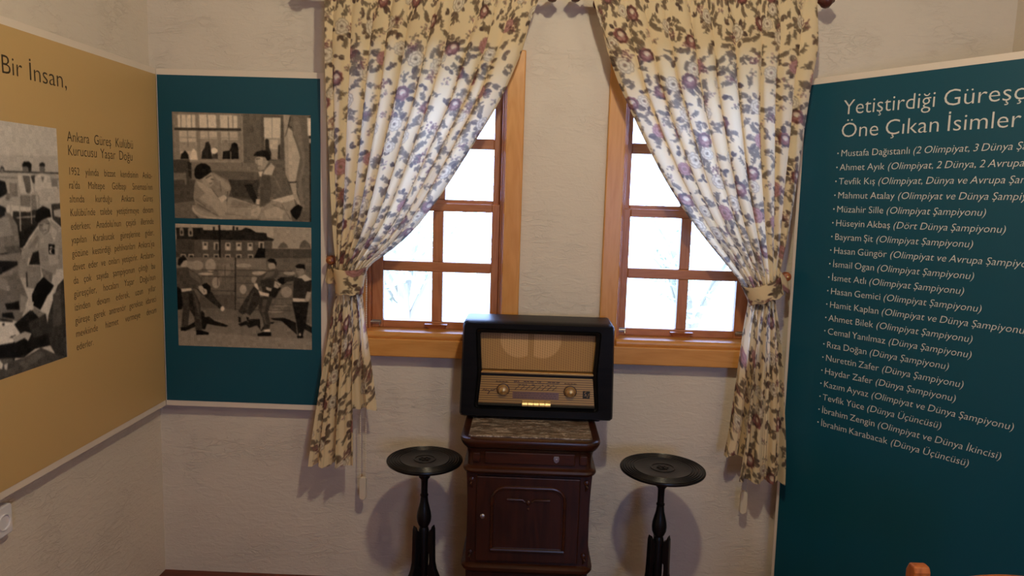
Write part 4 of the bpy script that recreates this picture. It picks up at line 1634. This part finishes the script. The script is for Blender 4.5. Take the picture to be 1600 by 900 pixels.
b.sphere((0, YF - .010, .508), .0045, 8, (1, .6, 1))
b.build('door_ornament', M_mahog, door, smooth=True)
b = MB()
b.lathe([(.0085, YF - .008), (.0085, YF - .011), (.006, YF - .013), (.002, YF - .0135)], 14, (-.153, 0, .478), 'Y')
b.build('lock_plate', M_steel, door, smooth=True)
for s in (-1, 1):
    for za, zb in ((.604, .588), (.346, .328)):
        b = MB()
        b.lathe([(.004, YF - .001), (.0095, YF - .003), (.0085, YF - .006), (.004, YF - .0075), (.0035, YF - .010), (.0, YF - .011)], 14, (s * .192, 0, za), 'Y')
        b.tube([(s * .192, YF - .003, za - .008), (s * .195, YF - .005, (za + zb) / 2 - .006), (s * .190, YF - .002, zb - .012)], [.004, .0055, .002], 8)
        b.build('corner_carving', M_mahog, cab, smooth=True)
for sx in (-1, 1):
    for y in (-.40, -.07):
        MB().lathe([(.016, .0), (.02, .004), (.016, .008)], 12, (sx * .18, y, -.0002)).build('foot', M_mahog, cab) if False else None

# ------------------------------------------------------------------ the old radio
def grille_mat():
    q = NT('golden_speaker_cloth')
    tc = q.n('TexCoord')
    sp = q.n('SeparateXYZ')
    q.l(tc.outputs['Object'], sp.inputs[0])
    def M_(op, a, b_=None, v=None, c=None):
        k = q.n('Math', operation=op)
        if hasattr(a, 'is_linked'):
            q.l(a, k.inputs[0])
        else:
            k.inputs[0].default_value = a
        if b_ is not None:
            if hasattr(b_, 'is_linked'):
                q.l(b_, k.inputs[1])
            else:
                k.inputs[1].default_value = b_
        if c is not None:
            k.inputs[2].default_value = c
        return k.outputs[0]
    X, Z = sp.outputs['X'], sp.outputs['Z']
    # weave: upright rows of small dark dashes
    cx = M_('ABSOLUTE', M_('SINE', M_('MULTIPLY', X, PI / .0085)))
    row = M_('FLOOR', M_('MULTIPLY', X, 1 / .0085))
    cz = M_('SINE', M_('ADD', M_('MULTIPLY', Z, 2 * PI / .0085), M_('MULTIPLY', row, 2.1)))
    dash = M_('MULTIPLY', M_('LESS_THAN', cx, .42), M_('GREATER_THAN', cz, .1))
    fine = q.n('TexNoise', i_Scale=900.0)
    q.l(tc.outputs['Object'], fine.inputs['Vector'])
    # the two pale cones showing through the cloth
    def disc(x0, z0, r):
        dx, dz = M_('SUBTRACT', X, x0), M_('SUBTRACT', Z, z0)
        dd = M_('SQRT', M_('ADD', M_('MULTIPLY', dx, dx), M_('MULTIPLY', dz, dz)))
        k = q.n('MapRange')
        k.inputs['From Min'].default_value = r + .003
        k.inputs['From Max'].default_value = r - .003
        q.l(dd, k.inputs['Value'])
        return k.outputs[0]
    d1 = M_('MULTIPLY', disc(-.068, .286, .066), M_('LESS_THAN', X, -.036))
    d2 = M_('MULTIPLY', disc(.016, .286, .066), M_('GREATER_THAN', X, -.014))
    dsk = M_('MAXIMUM', d1, d2)
    m1 = q.n('Mix', data_type='RGBA')
    m1.inputs[6].default_value = S(168, 128, 74)
    m1.inputs[7].default_value = S(196, 156, 104)
    q.l(dsk, m1.inputs[0])
    m2 = q.n('Mix', data_type='RGBA')
    m2.inputs[7].default_value = S(70, 44, 26)
    q.l(M_('MULTIPLY', dash, .8), m2.inputs[0])
    q.l(m1.outputs[2], m2.inputs[6])
    q.l(m2.outputs[2], q.p.inputs['Base Color'])
    q.p.inputs['Roughness'].default_value = .6
    b = q.n('Bump', i_Strength=.3, i_Distance=.001)
    q.l(fine.outputs['Fac'], b.inputs['Height'])
    q.l(b.outputs['Normal'], q.p.inputs['Normal'])
    return q.m

def dial_mat():
    q = NT('gold_ribbed_dial')
    tc = q.n('TexCoord')
    wv = q.n('TexWave', wave_type='BANDS', bands_direction='Z')
    wv.inputs['Scale'].default_value = 40.0
    q.l(tc.outputs['Object'], wv.inputs['Vector'])
    rp = q.n('ValToRGB')
    rp.color_ramp.elements[0].position, rp.color_ramp.elements[0].color = .12, S(92, 62, 30)
    rp.color_ramp.elements[1].position, rp.color_ramp.elements[1].color = .32, S(158, 120, 60)
    q.l(wv.outputs['Fac'], rp.inputs[0])
    q.l(rp.outputs[0], q.p.inputs['Base Color'])
    q.p.inputs['Roughness'].default_value = .42
    q.p.inputs['Metallic'].default_value = .35
    return q.m

M_dialtxt = mat('dial_lettering', S(66, 42, 26), .5)
M_dialglass = mat('brown_dial_scale', S(104, 70, 42), .35)
M_key = mat('pale_gold_key', S(236, 204, 146), .42, .6)
M_ivory = mat('ivory_knob', S(150, 118, 80), .25, coat=.5)
RB = .7575
rad = thing('tube_radio', 'old black radio with a gold speaker cloth on the cabinet', 'radio', (1.480, -.245, RB), 0.0)
HR = .352                      # height of the case
FY = 0.0                       # front plane (local)
tap = .030
out = rrect(-.274, .274, .006, HR, .013, 6, taper=tap)
# opening, hour-glass sided
ZT, ZM, ZB = .312, .170, .052
def opening(k):
    return [(-.197 - k, ZM), (-.206 - k, ZT + k), (.206 + k, ZT + k), (.197 + k, ZM), (.207 + k, ZB - k), (-.207 - k, ZB - k)]
# case: back shell
b = MB()
lp = lambda P_, y: [(x, y, z) for x, z in P_]
sm = lambda P_, s: [(x * (1 - s), RZ + (z - RZ) * (1 - s)) for x, z in P_]
RZ = HR / 2
b.ring([lp(sm(out, .05), .190), lp(sm(out, .015), .186), lp(out, .172), lp(out, .044)], True, True)
case = b.build('case', M_black, rad, smooth=True)
# front frame with a stepped lip around the opening
def ngon_path(pts, n):
    P_ = np.array(pts + [pts[0]], float)
    return [tuple(p) for p in poly_arc(P_, np.linspace(0, 1, n, endpoint=False))]
def match(inner, outer):
    """outer points at the same polar angles as the inner loop"""
    c = np.array([0, RZ])
    O_ = np.array(outer + [outer[0]], float)
    dn = poly_arc(O_, np.linspace(0, 1, 2400, endpoint=False))
    ao = np.arctan2(dn[:, 1] - c[1], dn[:, 0] - c[0])
    res = []
    for x, z in inner:
        a = math.atan2(z - c[1], x - c[0])
        k = np.argmin(np.abs(np.angle(np.exp(1j * (ao - a)))))
        res.append(tuple(dn[k]))
    return res
def rounded(pts, r):
    res = []
    n = len(pts)
    for i in range(n):
        p0, p1, p2 = (np.array(pts[(i + k) % n], float) for k in (-1, 0, 1))
        a = p1 + (p0 - p1) / np.linalg.norm(p0 - p1) * r
        c = p1 + (p2 - p1) / np.linalg.norm(p2 - p1) * r
        for t_ in np.linspace(0, 1, 6):
            res.append(tuple((1 - t_) ** 2 * a + 2 * t_ * (1 - t_) * p1 + t_ ** 2 * c))
    return res
i0 = ngon_path(rounded(opening(.0), .006), 160)
i1 = ngon_path(rounded(opening(.010), .010), 160)
i2 = ngon_path(rounded(opening(.013), .012), 160)
i3 = ngon_path(rounded(opening(.016), .014), 160)
b = MB()
o0 = match(i3, out)
o1 = match(i3, rrect(-.268, .268, .012, HR - .006, .011, 6, taper=tap))
b.ring([lp(o0, .046), lp(o0, .010), lp(o1, FY - .001), lp(i3, FY), lp(i2, FY + .004), lp(i1, FY - .001), lp(i0, FY + .008), lp(i0, .046)], True, False)
b.build('front_frame', M_black, rad, smooth=True)
# speaker cloth
b = MB()
b.hexa([(-.200, .034, .176), (.200, .034, .176), (.200, .042, .176), (-.200, .042, .176), (-.210, .038, .314), (.210, .038, .314), (.210, .045, .314), (-.210, .045, .314)])
b.build('speaker_cloth', grille_mat(), rad)
b = MB()
b.prism(rrect(-.199, .199, -.0035, .0035, .003), lambda u, v, q: (u, q, .1705 + v), .004, .040)
b.build('gold_strip', M_brass, rad, .001)
MB().box(-.199, .199, .018, .042, .150, .168).build('dark_gap', M_dark, rad)
# sloping dial panel: top set back, foot forward
b = MB()
b.hexa([(-.206, -.002, .060), (.206, -.002, .060), (.206, .028, .060), (-.206, .028, .060), (-.198, .014, .155), (.198, .014, .155), (.198, .028, .155), (-.198, .028, .155)])
dial = b.build('dial_panel', dial_mat(), rad)
yd = lambda z: -.002 + (z - .060) / .095 * .016
DP = lambda x, z, o=.0012: (x, yd(z) - o, z)
b = MB()
def plate(b, x0, x1, z0, z1, o):
    b.hexa([DP(x0, z0, o), DP(x1, z0, o), DP(x1, z0, -.001), DP(x0, z0, -.001), DP(x0, z1, o), DP(x1, z1, o), DP(x1, z1, -.001), DP(x0, z1, -.001)])
plate(b, -.085, .079, .079, .104, .0010)
b.build('tuning_scale', M_dialglass, dial)
b = MB()
rg = random.Random(2)
for z0 in (.139, .134, .128):
    x = -.082
    while x < .076:
        L = rg.uniform(.004, .013)
        if not (z0 != .134 and rg.random() < .35):
            plate(b, x, x + L, z0 - .0016, z0 + .0012, .0010)
        x += L + rg.uniform(.0015, .004)
for k in range(8):
    x = -.078 + k * .019
    b.tube([DP(x, .110), DP(x + .016, .124)], .0011, 5)
for z0 in (.098, .091, .084):
    x = -.08
    while x < .072:
        L = rg.uniform(.003, .012)
        plate(b, x, x + L, z0 - .0009, z0 + .0009, .0016)
        x += L + rg.uniform(.002, .006)
b.build('scale_marks', M_dialtxt, dial)
# looped maker's script by the left knob and little captions above both knobs
b = MB()
scr = [(-.192, .103), (-.186, .110), (-.183, .102), (-.178, .109), (-.176, .101), (-.170, .107), (-.168, .094), (-.176, .091), (-.166, .101), (-.160, .108), (-.157, .103), (-.150, .108), (-.144, .112)]
b.tube([DP(x, z) for x, z in smooth_poly(scr, 2)], .0011, 5)
for x0 in (-.145, .098):
    x = x0
    for k in range(4):
        b.tube([DP(q, z) for q, z in smooth_poly([(x, .134), (x + .003, .140), (x + .005, .133), (x + .009, .138)], 1)], .0009, 5)
        x += .0115
b.build('dial_script', M_dialtxt, dial)
# square badge with a light S and V mark
b = MB()
plate(b, .164, .189, .087, .113, .0016)
bd = b.build('badge', M_dark, dial)
b = MB()
b.tube([DP(x, z, .002) for x, z in smooth_poly([(.177, .1095), (.171, .109), (.170, .104), (.176, .102), (.176, .097), (.169, .0965)], 2)], .0011, 5)
b.tube([DP(.173, .101, .002), DP(.180, .090, .002), DP(.186, .105, .002)], .0010, 5)
b.build('badge_mark', M_ivory, bd)
for x in (-.119, .119):
    b = MB()
    y0 = yd(.108)
    b.lathe([(.0195, y0), (.0200, y0 - .004), (.0185, y0 - .006), (.0165, y0 - .016), (.0150, y0 - .020), (.012, y0 - .0215)], 28, (x, 0, .108), 'Y')
    k = b.build('tuning_knob', M_ivory, rad, smooth=True)
    MB().lathe([(.023, y0 + .001), (.0235, y0 - .002), (.020, y0 - .0035), (.018, y0 - .0035)], 28, (x, 0, .108), 'Y').build('knob_collar', M_dialtxt, k, smooth=True)
    MB().lathe([(.0115, y0 - .0212), (.0112, y0 - .0235), (.006, y0 - .0255), (.001, y0 - .026)], 20, (x, 0, .108), 'Y').build('knob_cap', M_brass, k, smooth=True)
# gleaming wave-band keys below the dial
for k in range(5):
    b = MB()
    x0 = -.050 + k * .0202
    b.prism([(-.016, .056), (-.018, .062), (-.014, .069), (.0, .073), (.006, .073), (.006, .056)], lambda u, v, q: (q, u, v), x0, x0 + .0196)
    b.build('wave_band_key', M_key, rad, .0008)
b = MB()
b.prism([(-.010, .052), (-.012, .056), (-.008, .061), (.010, .061), (.010, .052)], lambda u, v, q: (q, u, v), -.2065, .2065)
b.build('lower_lip', M_black, rad, .001)
for sx in (-.22, .22):
    for y in (.03, .16):
        MB().lathe([(.011, 0), (.012, .003), (.012, .0065)], 14, (sx, y, -.0008)).build('foot', M_dark, rad)

# ------------------------------------------------------------------ the two pedestal tables
def pedestal(label, x, y, H, r, rot, tilt=0.0):
    t = thing('pedestal_table', label, 'pedestal table', (x, y, 0), rot, 'round black pedestal tables')
    prof = [(.0, H - .017), (r * .80, H - .017), (r * .93, H - .015), (r * .985, H - .010), (r, H - .005), (r * .99, H - .001)]
    q = r * .965
    prof += [(q, H)]
    while q > r * .66:
        prof += [(q - .0016, H - .0022), (q - .0048, H - .0022), (q - .0064, H + .0002), (q - .0088, H + .0002)]
        q -= .0092
    prof += [(q - .003, H - .0012), (r * .30, H - .0012), (r * .285, H + .0008), (r * .26, H + .0008), (r * .245, H - .001), (.0, H - .001)]
    top = MB().lathe(prof, 72).build('table_top', M_iron, t, smooth=True)
    b = MB()
    for k in range(6):
        a = k * PI / 3
        b.sphere((math.cos(a) * .014, math.sin(a) * .014, H), .0075, 8, (1, 1, .35))
    b.sphere((0, 0, H + .0005), .008, 10, (1, 1, .45))
    b.build('rosette', M_iron, top, smooth=True)
    z = H - .63
    post = [(.024, .612), (.016, .606), (.0125, .592), (.013, .585), (.0205, .577), (.0215, .570), (.0200, .563), (.0135, .556), (.0118, .545), (.0116, .520), (.0120, .502),
            (.0145, .499), (.0145, .494), (.0125, .491), (.0150, .470), (.0195, .452), (.0245, .432), (.0262, .416), (.0250, .400), (.0195, .386), (.0150, .379), (.0165, .374),
            (.0185, .366), (.0185, .20), (.0150, .19), (.019, .175), (.017, .155), (.006, .142)]
    MB().lathe([(a, c + z) for a, c in reversed(post)], 26).build('post', M_iron, t, smooth=True)
    for k in range(3):
        a = rot * 0 + PI / 2 + k * 2 * PI / 3
        ca, sa = math.cos(a), math.sin(a)
        prof = [(.0185, .364 + z), (.029, .370 + z), (.0365, .390 + z), (.0410, .374 + z), (.0420, .345 + z), (.0425, .300 + z), (.0440, .250 + z), (.050, .215), (.066, .180),
                (.084, .145), (.104, .105), (.112, .058), (.118, .024), (.132, .012), (.135, .004), (.130, .0), (.112, .0), (.102, .014), (.096, .055), (.086, .092),
                (.066, .120), (.050, .140), (.030, .165), (.022, .19), (.0180, .205), (.018, .232 + z), (.0255, .240 + z), (.0265, .262 + z), (.0255, .284 + z), (.0180, .290 + z)]
        MB().prism(prof, lambda u, v, q: (u * ca - q * sa, u * sa + q * ca, v), -.011, .011).build('leg', M_iron, t, .0025)
    return t
pedestal('round black pedestal table standing left of the cabinet', 1.093, -.295, .621, .134, .22)
pedestal('round black pedestal table standing right of the cabinet', 1.925, -.318, .630, .147, 0.0)

# ------------------------------------------------------------------ wall socket and the chair at the right
sk = thing('wall_socket', 'white round-pin wall socket below the ochre panel', 'socket', (0.0, -.915, .628))
b = MB()
b.prism(rrect(-.046, .046, -.043, .043, .010, 5), lambda u, v, q: (q, u, v), .0, .030)
b.build('housing', M_plastic, sk, .004)
b = MB()
for ri, xo in ((.0205, .0335),):
    b.lathe([(.0235, .0295), (.0235, .0320), (.0215, .0335), (.0195, .0325), (.0190, .012), (.001, .0115)], 30, (0, .012, -.002), 'X')
b.build('socket_well', M_plastic, sk, smooth=True)
b = MB()
for dy in (-.0095, .0095):
    b.lathe([(.0026, .0117), (.0026, .0122)], 10, (0, .012 + dy, -.002), 'X')
b.build('pin_hole', M_dark, sk)

ch = thing('wooden_chair', 'glossy chestnut wooden chair, only its back top showing at the lower right', 'chair', (2.46, -1.30, 0))
for s in (-1, 1):
    b = MB()
    x = s * .188
    xa, xb = x - .017, x + .017
    b.prism([(-.022, 0), (.012, 0), (.014, .42), (.020, .62), (.022, .792), (.012, .811), (-.008, .811), (-.014, .80), (-.016, .62), (-.022, .42)],
            lambda u, v, q: (q, u - .0, v), xa, xb)
    b.build('leg', M_chair, ch, .004)
b = MB()
top = [(-.175 + .35 * k / 20, .762 + .030 * math.sin(PI * k / 20)) for k in range(21)]
low = [(x, .700) for x, z in reversed(top)]
b.prism(top + low, lambda u, v, q: (u, q, v), -.010, .014)
b.build('top_rail', M_chair, ch, .004)
for k in range(5):
    x = -.12 + k * .06
    MB().box(x - .011, x + .011, -.004, .008, .475, .706).build('back_slat', M_chair, ch, .002)
MB().box(-.173, .173, -.008, .012, .455, .485).build('lower_rail', M_chair, ch, .003)
b = MB()
b.prism(rrect(-.215, .215, -.43, .0, .03), lambda u, v, q: (u, v - .012, q), .425, .450)
b.build('seat', M_chair, ch, .006)
for s in (-1, 1):
    MB().lathe([(.014, 0), (.018, .2), (.021, .38), (.019, .43)], 14, (s * .180, -.405, 0)).build('leg', M_chair, ch, smooth=True)
    MB().box(s * .18 - .008, s * .18 + .008, -.40, -.01, .20, .225).build('stretcher', M_chair, ch, .003)
MB().box(-.18, .18, -.414, -.396, .375, .425).build('seat_rail', M_chair, ch, .003)
